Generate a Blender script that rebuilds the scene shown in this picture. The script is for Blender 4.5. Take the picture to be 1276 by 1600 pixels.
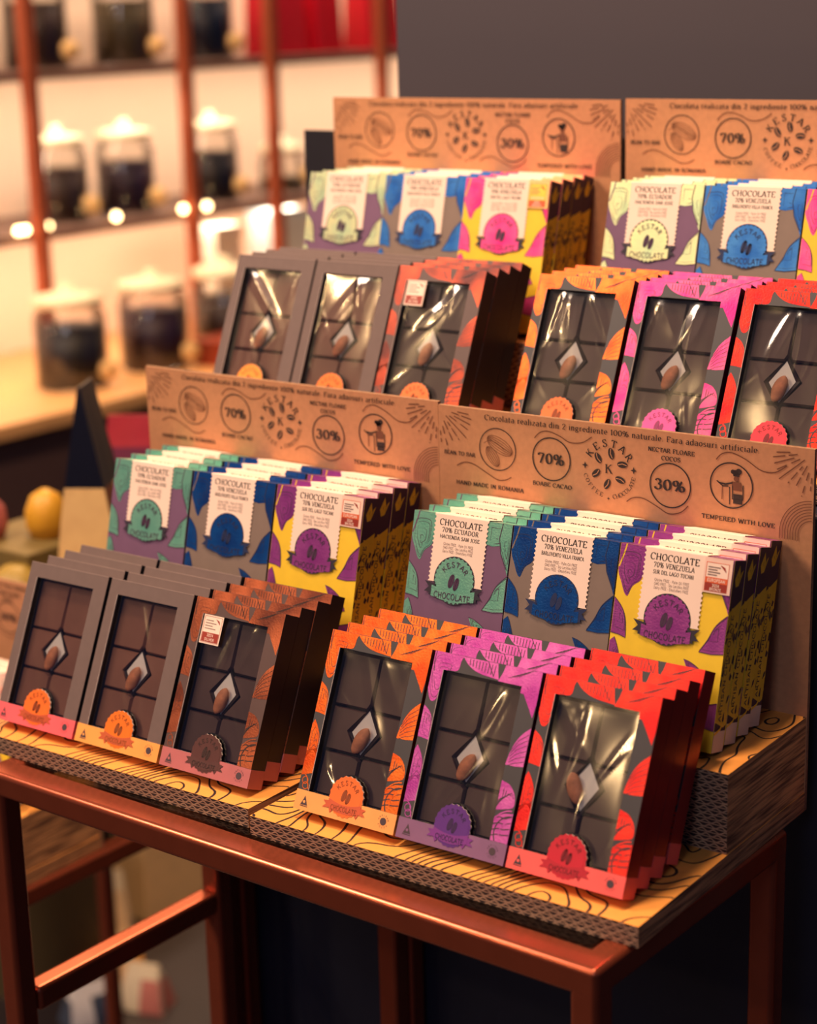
import bpy, math, random
from math import sin, cos, pi, radians
from mathutils import Vector, Matrix
for o in list(bpy.data.objects): bpy.data.objects.remove(o)
S = bpy.context.scene
COL = S.collection

# ------------------------------------------------------------ camera
FPX = 2992.24
CAM = Vector((0.51806, -0.86156, 0.51776))
FW = Vector((-0.59696733, 0.75922277, -0.25925042))
RT = Vector((0.79010593, 0.61242523, -0.02584471))
UP = Vector((-0.13914961, 0.22026374, 0.96546428))
cd = bpy.data.cameras.new('camera'); cam = bpy.data.objects.new('camera', cd); COL.objects.link(cam)
cam.matrix_world = Matrix(((RT.x, UP.x, -FW.x, CAM.x), (RT.y, UP.y, -FW.y, CAM.y), (RT.z, UP.z, -FW.z, CAM.z), (0, 0, 0, 1)))
cd.sensor_fit = 'VERTICAL'; cd.sensor_height = 36; cd.lens = FPX / 1600 * 36
cd.dof.use_dof = True; cd.dof.focus_distance = 1.27; cd.dof.aperture_fstop = cd.lens / 1000 / 0.0135
cd.clip_start = 0.05
S.camera = cam

# ------------------------------------------------------------ colour helpers, world and lights
def lin(c):
    return tuple(((v / 255) / 12.92 if v / 255 <= .04045 else ((v / 255 + .055) / 1.055) ** 2.4) for v in c) + (1,)
S.view_settings.view_transform = 'Standard'; S.view_settings.look = 'None'; S.view_settings.gamma = 1
S.view_settings.use_curve_mapping = False
S.view_settings.exposure = 0.07
W = bpy.data.worlds.new('world'); S.world = W; W.use_nodes = True
bg = W.node_tree.nodes['Background']; bg.inputs[0].default_value = (0.10, 0.12, 0.30, 1); bg.inputs[1].default_value = 0.22

def area(name, loc, target, size, power, color, sy=None, spread=180):
    l = bpy.data.lights.new(name, 'AREA'); l.energy = power; l.color = color; l.size = size
    if sy: l.shape = 'RECTANGLE'; l.size_y = sy
    l.spread = radians(spread)
    o = bpy.data.objects.new(name, l); COL.objects.link(o); o.location = loc
    d = Vector(target) - Vector(loc); o.rotation_euler = d.to_track_quat('-Z', 'Y').to_euler()
    return o
WARM = (1.0, 0.66, 0.40)
area('ceiling_or_fill_light', (-1.75, -0.75, 1.95), (-0.3, 0.15, 0.12), 0.7, 56, (1.0, 0.72, 0.53))
area('ceiling_or_fill_light', (-0.35, 0.05, 2.1), (-0.3, 0.2, 0.1), 0.3, 50, WARM)
area('ceiling_or_fill_light', (0.55, -2.6, 1.7), (-0.3, 0.15, 0.1), 0.8, 9, (0.86, 0.86, 1.0))  # cool front fill, added to brighten the box fronts; no real fixture
area('ceiling_or_fill_light', (-2.15, 1.75, 1.75), (-0.3, 0.1, 0.1), 0.7, 46, (1.0, 0.60, 0.30))
for q in ((-1.55, -1.9, 1.35), (-1.05, -2.3, 1.1), (-2.1, -1.5, 1.7), (-1.6, -2.6, 1.9)): area('spot_lamp', q, (-0.3, 0.15, 0.12), 0.07, 4.0, (1.0, 0.62, 0.28))

# ------------------------------------------------------------ object helpers
def empty(name, loc=(0, 0, 0), rot=(0, 0, 0), parent=None):
    o = bpy.data.objects.new(name, None); COL.objects.link(o); o.location = loc; o.rotation_euler = rot
    o.empty_display_size = .02
    if parent: o.parent = parent
    return o
def tag(o, label=None, cat=None, group=None, kind=None):
    if label: o['label'] = label
    if cat: o['category'] = cat
    if group: o['group'] = group
    if kind: o['kind'] = kind
    return o
def copy_tree(o, parent=None):
    c = o.copy(); COL.objects.link(c)
    c.parent = parent
    for ch in list(o.children): copy_tree(ch, c)
    return c

# ------------------------------------------------------------ materials
MATS = {}
def nt_new(name):
    m = bpy.data.materials.new(name); m.use_nodes = True
    nt = m.node_tree; b = nt.nodes['Principled BSDF']; return m, nt, b
def mat(name, rgb, rough=.6, metal=0, var=.06, scale=60, spec=.5, bump=0, coat=0, emit=None, es=1):
    if name in MATS: return MATS[name]
    m, nt, b = nt_new(name); c = lin(rgb)
    b.inputs['Roughness'].default_value = rough; b.inputs['Metallic'].default_value = metal
    b.inputs['Specular IOR Level'].default_value = spec; b.inputs['Coat Weight'].default_value = coat
    tc = nt.nodes.new('ShaderNodeTexCoord'); n = nt.nodes.new('ShaderNodeTexNoise'); n.inputs['Scale'].default_value = scale
    n.inputs['Detail'].default_value = 4
    nt.links.new(tc.outputs['Object'], n.inputs['Vector'])
    r = nt.nodes.new('ShaderNodeValToRGB')
    r.color_ramp.elements[0].position = .3; r.color_ramp.elements[1].position = .7
    r.color_ramp.elements[0].color = tuple(v * (1 - var) for v in c[:3]) + (1,)
    r.color_ramp.elements[1].color = tuple(min(1, v * (1 + var)) for v in c[:3]) + (1,)
    nt.links.new(n.outputs['Fac'], r.inputs['Fac']); nt.links.new(r.outputs['Color'], b.inputs['Base Color'])
    if bump:
        bp = nt.nodes.new('ShaderNodeBump'); bp.inputs['Strength'].default_value = bump; bp.inputs['Distance'].default_value = .001
        nt.links.new(n.outputs['Fac'], bp.inputs['Height']); nt.links.new(bp.outputs['Normal'], b.inputs['Normal'])
    if emit:
        b.inputs['Emission Color'].default_value = lin(emit); b.inputs['Emission Strength'].default_value = es
    MATS[name] = m; return m
def foil(name, rgb, rgb2, scale=45):
    """hot-stamped foil: finely etched metal leaf, its tone drift painted in to imitate reflected light"""
    m, nt, b = nt_new(name)
    b.inputs['Metallic'].default_value = .55; b.inputs['Roughness'].default_value = .34
    tc = nt.nodes.new('ShaderNodeTexCoord'); n = nt.nodes.new('ShaderNodeTexNoise'); n.inputs['Scale'].default_value = scale
    nt.links.new(tc.outputs['Object'], n.inputs['Vector'])
    r = nt.nodes.new('ShaderNodeValToRGB'); r.color_ramp.elements[0].position = .35; r.color_ramp.elements[1].position = .65
    r.color_ramp.elements[0].color = lin(rgb); r.color_ramp.elements[1].color = lin(rgb2)
    nt.links.new(n.outputs['Fac'], r.inputs['Fac']); nt.links.new(r.outputs['Color'], b.inputs['Base Color'])
    n2 = nt.nodes.new('ShaderNodeTexNoise'); n2.inputs['Scale'].default_value = 700
    nt.links.new(tc.outputs['Object'], n2.inputs['Vector'])
    bp = nt.nodes.new('ShaderNodeBump'); bp.inputs['Strength'].default_value = .35; bp.inputs['Distance'].default_value = .0004
    nt.links.new(n2.outputs['Fac'], bp.inputs['Height']); nt.links.new(bp.outputs['Normal'], b.inputs['Normal'])
    return m
def math_node(nt, op, a, b=None, c=None):
    n = nt.nodes.new('ShaderNodeMath'); n.operation = op
    for i, v in enumerate((a, b, c)):
        if v is None: continue
        if isinstance(v, (int, float)): n.inputs[i].default_value = v
        else: nt.links.new(v, n.inputs[i])
    return n.outputs[0]
def mixc(nt, fac, a, b):
    n = nt.nodes.new('ShaderNodeMix'); n.data_type = 'RGBA'
    nt.links.new(fac, n.inputs['Factor'])
    for k, v in (('A', a), ('B', b)):
        s = [q for q in n.inputs if q.name == k and q.type == 'RGBA'][0]
        if isinstance(v, tuple): s.default_value = v
        else: nt.links.new(v, s)
    return [q for q in n.outputs if q.type == 'RGBA'][0]
def flute_mat(front):
    """cut edge of glued corrugated card: front shows the flutes, side shows the long torn liners"""
    m, nt, b = nt_new('corrugated_edge' if front else 'corrugated_side')
    tc = nt.nodes.new('ShaderNodeTexCoord'); sp = nt.nodes.new('ShaderNodeSeparateXYZ')
    nt.links.new(tc.outputs['Object'], sp.inputs[0])
    n = nt.nodes.new('ShaderNodeTexNoise'); n.inputs['Scale'].default_value = 1
    mp = nt.nodes.new('ShaderNodeMapping'); nt.links.new(tc.outputs['Object'], mp.inputs['Vector']); nt.links.new(mp.outputs['Vector'], n.inputs['Vector'])
    n.inputs['Detail'].default_value = 5
    b.inputs['Roughness'].default_value = .85
    if front:
        mp.inputs['Scale'].default_value = (250, 250, 250)
        zz = math_node(nt, 'DIVIDE', sp.outputs['Z'], .0030)
        lay = math_node(nt, 'FLOOR', zz); zf = math_node(nt, 'FRACT', zz)
        ph = math_node(nt, 'MULTIPLY', lay, 2.3)
        wv = math_node(nt, 'SINE', math_node(nt, 'ADD', math_node(nt, 'MULTIPLY', sp.outputs['X'], 2 * pi / .0080), ph))
        wave = math_node(nt, 'ABSOLUTE', math_node(nt, 'SUBTRACT', math_node(nt, 'SUBTRACT', zf, .5), math_node(nt, 'MULTIPLY', wv, .28)))
        paper = math_node(nt, 'LESS_THAN', wave, .17)
        liner = math_node(nt, 'LESS_THAN', zf, .24)
        pf = math_node(nt, 'MAXIMUM', paper, liner)
        tone = mixc(nt, n.outputs['Fac'], lin((146, 112, 90)), lin((204, 164, 132)))
        nt.links.new(mixc(nt, pf, lin((52, 36, 34)), tone), b.inputs['Base Color'])
    else:
        mp.inputs['Scale'].default_value = (60, 22, 420)
        r = nt.nodes.new('ShaderNodeValToRGB'); e = r.color_ramp.elements
        e[0].position = .36; e[0].color = lin((112, 76, 52)); e[1].position = .62; e[1].color = lin((224, 164, 108))
        nt.links.new(n.outputs['Fac'], r.inputs['Fac']); nt.links.new(r.outputs['Color'], b.inputs['Base Color'])
    bp = nt.nodes.new('ShaderNodeBump'); bp.inputs['Strength'].default_value = .6; bp.inputs['Distance'].default_value = .001
    nt.links.new(n.outputs['Fac'], bp.inputs['Height']); nt.links.new(bp.outputs['Normal'], b.inputs['Normal'])
    return m
def film_mat():
    m = bpy.data.materials.new('clear_film'); m.use_nodes = True; nt = m.node_tree; nt.nodes.clear()
    o = nt.nodes.new('ShaderNodeOutputMaterial'); t = nt.nodes.new('ShaderNodeBsdfTransparent'); g = nt.nodes.new('ShaderNodeBsdfGlossy')
    t.inputs[0].default_value = (.93, .93, .93, 1); g.inputs['Roughness'].default_value = .12
    lw = nt.nodes.new('ShaderNodeLayerWeight'); lw.inputs[0].default_value = .35
    f = math_node(nt, 'MINIMUM', math_node(nt, 'MULTIPLY_ADD', lw.outputs['Fresnel'], .9, .09), .7)
    mx = nt.nodes.new('ShaderNodeMixShader'); nt.links.new(f, mx.inputs[0]); nt.links.new(t.outputs[0], mx.inputs[1]); nt.links.new(g.outputs[0], mx.inputs[2])
    nt.links.new(mx.outputs[0], o.inputs[0]); return m
def glass_mat(name='clear_glass', tint=(.96, .96, .94, 1), k=.06):
    m = bpy.data.materials.new(name); m.use_nodes = True; nt = m.node_tree; nt.nodes.clear()
    o = nt.nodes.new('ShaderNodeOutputMaterial'); t = nt.nodes.new('ShaderNodeBsdfTransparent'); g = nt.nodes.new('ShaderNodeBsdfGlossy')
    t.inputs[0].default_value = tint; g.inputs['Roughness'].default_value = .03
    lw = nt.nodes.new('ShaderNodeLayerWeight'); lw.inputs[0].default_value = .25
    f = math_node(nt, 'MULTIPLY_ADD', lw.outputs['Fresnel'], .8, k)
    mx = nt.nodes.new('ShaderNodeMixShader'); nt.links.new(f, mx.inputs[0]); nt.links.new(t.outputs[0], mx.inputs[1]); nt.links.new(g.outputs[0], mx.inputs[2])
    nt.links.new(mx.outputs[0], o.inputs[0]); return m

KRAFT = mat('kraft_board', (196, 138, 98), .75, var=.07, scale=220, bump=.1)
KRAFT2 = mat('kraft_edge', (150, 112, 84), .85, var=.25, scale=300)
INK = mat('black_ink', (44, 30, 30), .6)
INKB = mat('brown_ink', (112, 66, 44), .6)
PRINT = mat('golden_kraft_print', (232, 156, 72), .6, var=.05, scale=120); FLUTE = flute_mat(True); GRAIN = flute_mat(False)
COPPER = mat('copper_paint', (172, 86, 60), .23, metal=.7, var=.05, spec=.6)
DARK = mat('dark_board', (62, 60, 66), .55)
TAUPE = mat('taupe_board', (104, 86, 84), .7, var=.05, scale=150)
BLACKB = mat('black_board', (26, 24, 34), .5)
LINER = mat('black_liner', (16, 16, 24), .4)
EDGEP = mat('cut_paper_edge', (190, 176, 170), .7)
CHOCO = mat('dark_chocolate', (98, 74, 72), .38, var=.12, scale=40)
CHOCOM = mat('milk_chocolate', (150, 104, 88), .38, var=.1, scale=40)
BEANM = mat('cocoa_bean', (204, 134, 98), .6, var=.3, scale=160, bump=.6)
WHITEP = mat('white_paper', (252, 244, 240), .6)
LABELP = mat('blush_paper', (246, 218, 202), .65, var=.02)
CREAM = mat('cream_paper', (240, 222, 190), .6)
FILM = film_mat(); GLASS = glass_mat()
ORANGE1 = mat('seal_orange', (244, 116, 44), .4)
AWARD_R = mat('award_red', (150, 44, 32), .5); AWARD_O = mat('award_orange', (222, 96, 52), .5)
GOLD = mat('award_gold', (250, 190, 90), .3, metal=.7)

# ------------------------------------------------------------ mesh builder
class MB:
    def __init__(s): s.v = []; s.f = []; s.m = []; s.mats = []; s.smooth = set()
    def mi(s, m):
        if m not in s.mats: s.mats.append(m)
        return s.mats.index(m)
    def face(s, pts, m, smooth=False):
        i = len(s.v); s.v += [tuple(p) for p in pts]; s.f.append(list(range(i, i + len(pts)))); s.m.append(s.mi(m))
        if smooth: s.smooth.add(len(s.f) - 1)
    def mesh(s, vs, fs, m, smooth=False):
        i = len(s.v); s.v += [tuple(p) for p in vs]; k = s.mi(m)
        for f in fs:
            s.f.append([i + j for j in f]); s.m.append(k)
            if smooth: s.smooth.add(len(s.f) - 1)
    def box(s, a, b, m, faces=None):
        x0, y0, z0 = a; x1, y1, z1 = b
        V = [(x0, y0, z0), (x1, y0, z0), (x1, y1, z0), (x0, y1, z0), (x0, y0, z1), (x1, y0, z1), (x1, y1, z1), (x0, y1, z1)]
        F = {'bottom': (0, 3, 2, 1), 'top': (4, 5, 6, 7), 'front': (0, 1, 5, 4), 'right': (1, 2, 6, 5), 'back': (2, 3, 7, 6), 'left': (3, 0, 4, 7)}
        i = len(s.v); s.v += V
        for k, f in F.items():
            mm = m if not isinstance(m, dict) else m.get(k, m.get('*'))
            if mm is None: continue
            s.f.append([i + j for j in f]); s.m.append(s.mi(mm))
    def lathe(s, prof, m, n=24, c=(0, 0, 0), smooth=True, cap=True):
        vs = []; fs = []
        for r, z in prof:
            for k in range(n): vs.append((c[0] + r * cos(2 * pi * k / n), c[1] + r * sin(2 * pi * k / n), c[2] + z))
        for j in range(len(prof) - 1):
            for k in range(n):
                a = j * n + k; b2 = j * n + (k + 1) % n; fs.append((a, b2, b2 + n, a + n))
        if cap:
            fs.append(tuple(range(n - 1, -1, -1))); fs.append(tuple((len(prof) - 1) * n + k for k in range(n)))
        s.mesh(vs, fs, m, smooth)
    def build(s, name, parent=None, bevel=0, loc=None, rot=None):
        me = bpy.data.meshes.new(name); me.from_pydata(s.v, [], s.f)
        for m in s.mats: me.materials.append(m)
        for i, p in enumerate(me.polygons):
            p.material_index = s.m[i]
            if i in s.smooth: p.use_smooth = True
        me.update()
        o = bpy.data.objects.new(name, me); COL.objects.link(o)
        if parent: o.parent = parent
        if loc: o.location = loc
        if rot: o.rotation_euler = rot
        if bevel:
            b = o.modifiers.new('bevel', 'BEVEL'); b.width = bevel; b.segments = 4 if bevel > .003 else 2; b.limit_method = 'ANGLE'
            if bevel > .003:
                b.harden_normals = True
                for p in me.polygons: p.use_smooth = True
        return o
def clip(poly, x0, y0, x1, y1):
    def cl(P, inside, inter):
        out = []
        for i in range(len(P)):
            a, b = P[i - 1], P[i]
            if inside(b):
                if not inside(a): out.append(inter(a, b))
                out.append(b)
            elif inside(a): out.append(inter(a, b))
        return out
    def ix(v): return lambda a, b: (v, a[1] + (b[1] - a[1]) * (v - a[0]) / (b[0] - a[0]))
    def iy(v): return lambda a, b: (a[0] + (b[0] - a[0]) * (v - a[1]) / (b[1] - a[1]), v)
    P = list(poly)
    for ins, it in ((lambda q: q[0] >= x0, ix(x0)), (lambda q: q[0] <= x1, ix(x1)), (lambda q: q[1] >= y0, iy(y0)), (lambda q: q[1] <= y1, iy(y1))):
        if not P: return []
        P = cl(P, ins, it)
    return P
def smooth_pts(P, closed=False, k=5):
    out = []; n = len(P)
    for i in range(n if closed else n - 1):
        g = (lambda j: P[j % n]) if closed else (lambda j: P[max(0, min(n - 1, j))])
        a, b, c, d = g(i - 1), g(i), g(i + 1), g(i + 2)
        for t in range(k):
            t /= k
            out.append(tuple(.5 * (2 * b[q] + (c[q] - a[q]) * t + (2 * a[q] - 5 * b[q] + 4 * c[q] - d[q]) * t * t + (3 * b[q] - a[q] - 3 * c[q] + d[q]) * t ** 3) for q in (0, 1)))
    if not closed: out.append(tuple(P[-1]))
    return out
def arc(cx, cy, rx, ry, a0, a1, n=9):
    return [(cx + rx * cos(radians(a0 + (a1 - a0) * i / (n - 1))), cy + ry * sin(radians(a0 + (a1 - a0) * i / (n - 1)))) for i in range(n)]

class Art:
    """flat print in millimetres: x from the left, y down from the top of a face, turned into thin mesh on that face"""
    def __init__(s, mb, to3, rects=None): s.mb = mb; s.to3 = to3; s.rects = rects; s.lv = 0
    def poly(s, P, m, lv=1):
        a = sum(P[i - 1][0] * P[i][1] - P[i][0] * P[i - 1][1] for i in range(len(P)))
        if a > 0: P = P[::-1]
        for r in (s.rects or [None]):
            Q = clip(P, *r) if r else P
            if len(Q) >= 3: s.mb.face([s.to3(x, y, lv) for x, y in Q], m)
    def ribbon(s, P, w, m, lv=2, taper=False):
        n = len(P)
        if n < 2: return
        Lp = []; Rp = []
        for i in range(n):
            a = P[max(0, i - 1)]; b = P[min(n - 1, i + 1)]; dx, dy = b[0] - a[0], b[1] - a[1]; L = math.hypot(dx, dy) or 1
            ww = w / 2 * (1 if not taper else (1 - abs(2 * i / (n - 1) - 1) * .8))
            Lp.append((P[i][0] - dy / L * ww, P[i][1] + dx / L * ww)); Rp.append((P[i][0] + dy / L * ww, P[i][1] - dx / L * ww))
        for i in range(n - 1): s.poly([Lp[i], Lp[i + 1], Rp[i + 1], Rp[i]], m, lv)
    def ring(s, cx, cy, r, w, m, lv=2, n=40): s.ribbon(arc(cx, cy, r, r, 0, 360, n), w, m, lv)
    def disc(s, cx, cy, r, m, lv=1, n=32): s.poly(arc(cx, cy, r, r, 0, 360 - 360 / n, n), m, lv)
    def leaf(s, base, tip, w, m, ink, lv=1, bend=.0, veins=7):
        bx, by = base; tx, ty = tip; L = math.hypot(tx - bx, ty - by); ux, uy = (tx - bx) / L, (ty - by) / L; nx, ny = -uy, ux
        def pt(t, k):
            h = sin(pi * min(1, t * 1.0)) ** .8 * w / 2 * (1.15 - .3 * t)
            c = bend * L * sin(pi * t)
            return (bx + ux * L * t + nx * (c + k * h), by + uy * L * t + ny * (c + k * h))
        T = [i / 12 for i in range(13)]
        out = [pt(t, 1) for t in T] + [pt(t, -1) for t in T[::-1][1:-1]]
        s.poly(out, m, lv)
        s.ribbon([pt(t, 0) for t in T], .45, ink, lv + 1)
        for i in range(1, veins + 1):
            t = i / (veins + 1)
            for k in (-1, 1): s.ribbon([pt(t, 0), pt(min(.99, t + .10), k * .5), pt(min(.99, t + .16), k * .92)], .35, ink, lv + 1)
    def hatch(s, P, m, ink, lv=1, n=5, w=.4, seed=0, outline=False):
        """filled shape with etched strokes following its long side"""
        s.poly(P, m, lv); rnd = random.Random(seed)
        cx = sum(q[0] for q in P) / len(P); cy = sum(q[1] for q in P) / len(P)
        for f in [1 - (i + 1) / (n + 1) for i in range(n)]:
            Q = [(cx + (x - cx) * f, cy + (y - cy) * f) for x, y in P]
            i = rnd.randrange(len(Q)); Q = Q[i:] + Q[:i]; k = max(2, int(len(Q) * rnd.uniform(.35, .7)))
            s.ribbon(Q[:k], w, ink, lv + 1, True)
        if outline: s.ribbon(P + [P[0]], w, ink, lv + 1)
    def glyph(s, ch, x, y, h, m, lv, serif, fn=None, wt=1.0):
        wd, strokes = FONT.get(ch, FONT[' ']); k = h / 7
        tf = fn or (lambda a, b: (x + a * k, y - b * k))
        for st in strokes:
            n = len(st); Lp = []; Rp = []
            for i in range(n):
                a = st[max(0, i - 1)]; b = st[min(n - 1, i + 1)]; dx, dy = b[0] - a[0], b[1] - a[1]; L = math.hypot(dx, dy) or 1
                dx /= L; dy /= L
                t = (.30 + .72 * abs(dx * sin(radians(15)) - dy * cos(radians(15)))) * .62 * wt if serif else .42 * wt
                Lp.append((st[i][0] - dy * t, st[i][1] + dx * t)); Rp.append((st[i][0] + dy * t, st[i][1] - dx * t))
            for i in range(n - 1): s.poly([tf(*Lp[i]), tf(*Lp[i + 1]), tf(*Rp[i + 1]), tf(*Rp[i])], m, lv)
            if serif and n == 2:
                (ax, ay), (bx, by) = st
                if abs(by - ay) > 2.2 and abs(by - ay) > abs(bx - ax) * .9:
                    for qx, qy in st:
                        lo = qy in (0, -2); hi = qy in (5, 7, 7.5)
                        if not (lo or hi): continue
                        r = .95; l = .95
                        if qy == 5 or (qy == 7.5): r = 0
                        s.poly([tf(qx - l, qy - (.0 if lo else .38)), tf(qx + r, qy - (.0 if lo else .38)), tf(qx + r, qy + (.38 if lo else 0)), tf(qx - l, qy + (.38 if lo else 0))], m, lv)
        return wd * k
    def width(s, t, h, sp=1.0): return sum((FONT.get(c, FONT[' '])[0] + sp) * h / 7 for c in t)
    def text(s, t, x, y, h, m, lv=3, serif=True, align='c', fit=None, sp=1.0, wt=1.0, slope=0):
        W0 = s.width(t, h, sp); q = (fit / W0) if fit else 1
        x0 = x - (W0 * q / 2 if align == 'c' else 0); cx = 0; k = h / 7
        for ch in t:
            if ch != ' ': s.glyph(ch, 0, 0, h, m, lv, serif, (lambda a, b, c0=cx: (x0 + (c0 + a * k) * q, y - b * k)), wt)
            cx += (FONT.get(ch, FONT[' '])[0] + sp) * k
    def arctext(s, t, cx, cy, r, h, m, a0, a1, lv=3, serif=False, inside=False, wt=1.0):
        k = h / 7; n = len(t)
        for i, ch in enumerate(t):
            if ch == ' ': continue
            a = radians(a0 + (a1 - a0) * (i / (n - 1) if n > 1 else .5)); w = FONT.get(ch, FONT[' '])[0] * k
            sg = -1 if inside else 1
            ux, uy = cos(a), -sin(a)          # outward, y down
            txx, tyy = (sin(a), cos(a)) if not inside else (-sin(a), -cos(a))
            ox, oy = cx + ux * r, cy + uy * r
            def fn(p, q, ox=ox, oy=oy, txx=txx, tyy=tyy, ux=ux, uy=uy, w=w):
                e = p * k - w / 2; g = q * k * sg
                return (ox + txx * e + ux * g, oy + tyy * e + uy * g)
            s.glyph(ch, 0, 0, h, m, lv, serif, fn, wt)
    def beans(s, cx, cy, r, m, lv=3):
        for dx, dy, sc in ((-.38, -.12, 1), (.36, .18, .92)):
            A = radians(14)
            for f in (1, .66, .33, .02):
                P = [(.34 * r * f * sc * cos(q), .85 * r * sc * sin(q)) for q in [2 * pi * i / 14 for i in range(15)]]
                s.ribbon([(cx + dx * r + x * cos(A) - y * sin(A), cy + dy * r + x * sin(A) + y * cos(A)) for x, y in P], .10 * r, m, lv)

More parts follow.
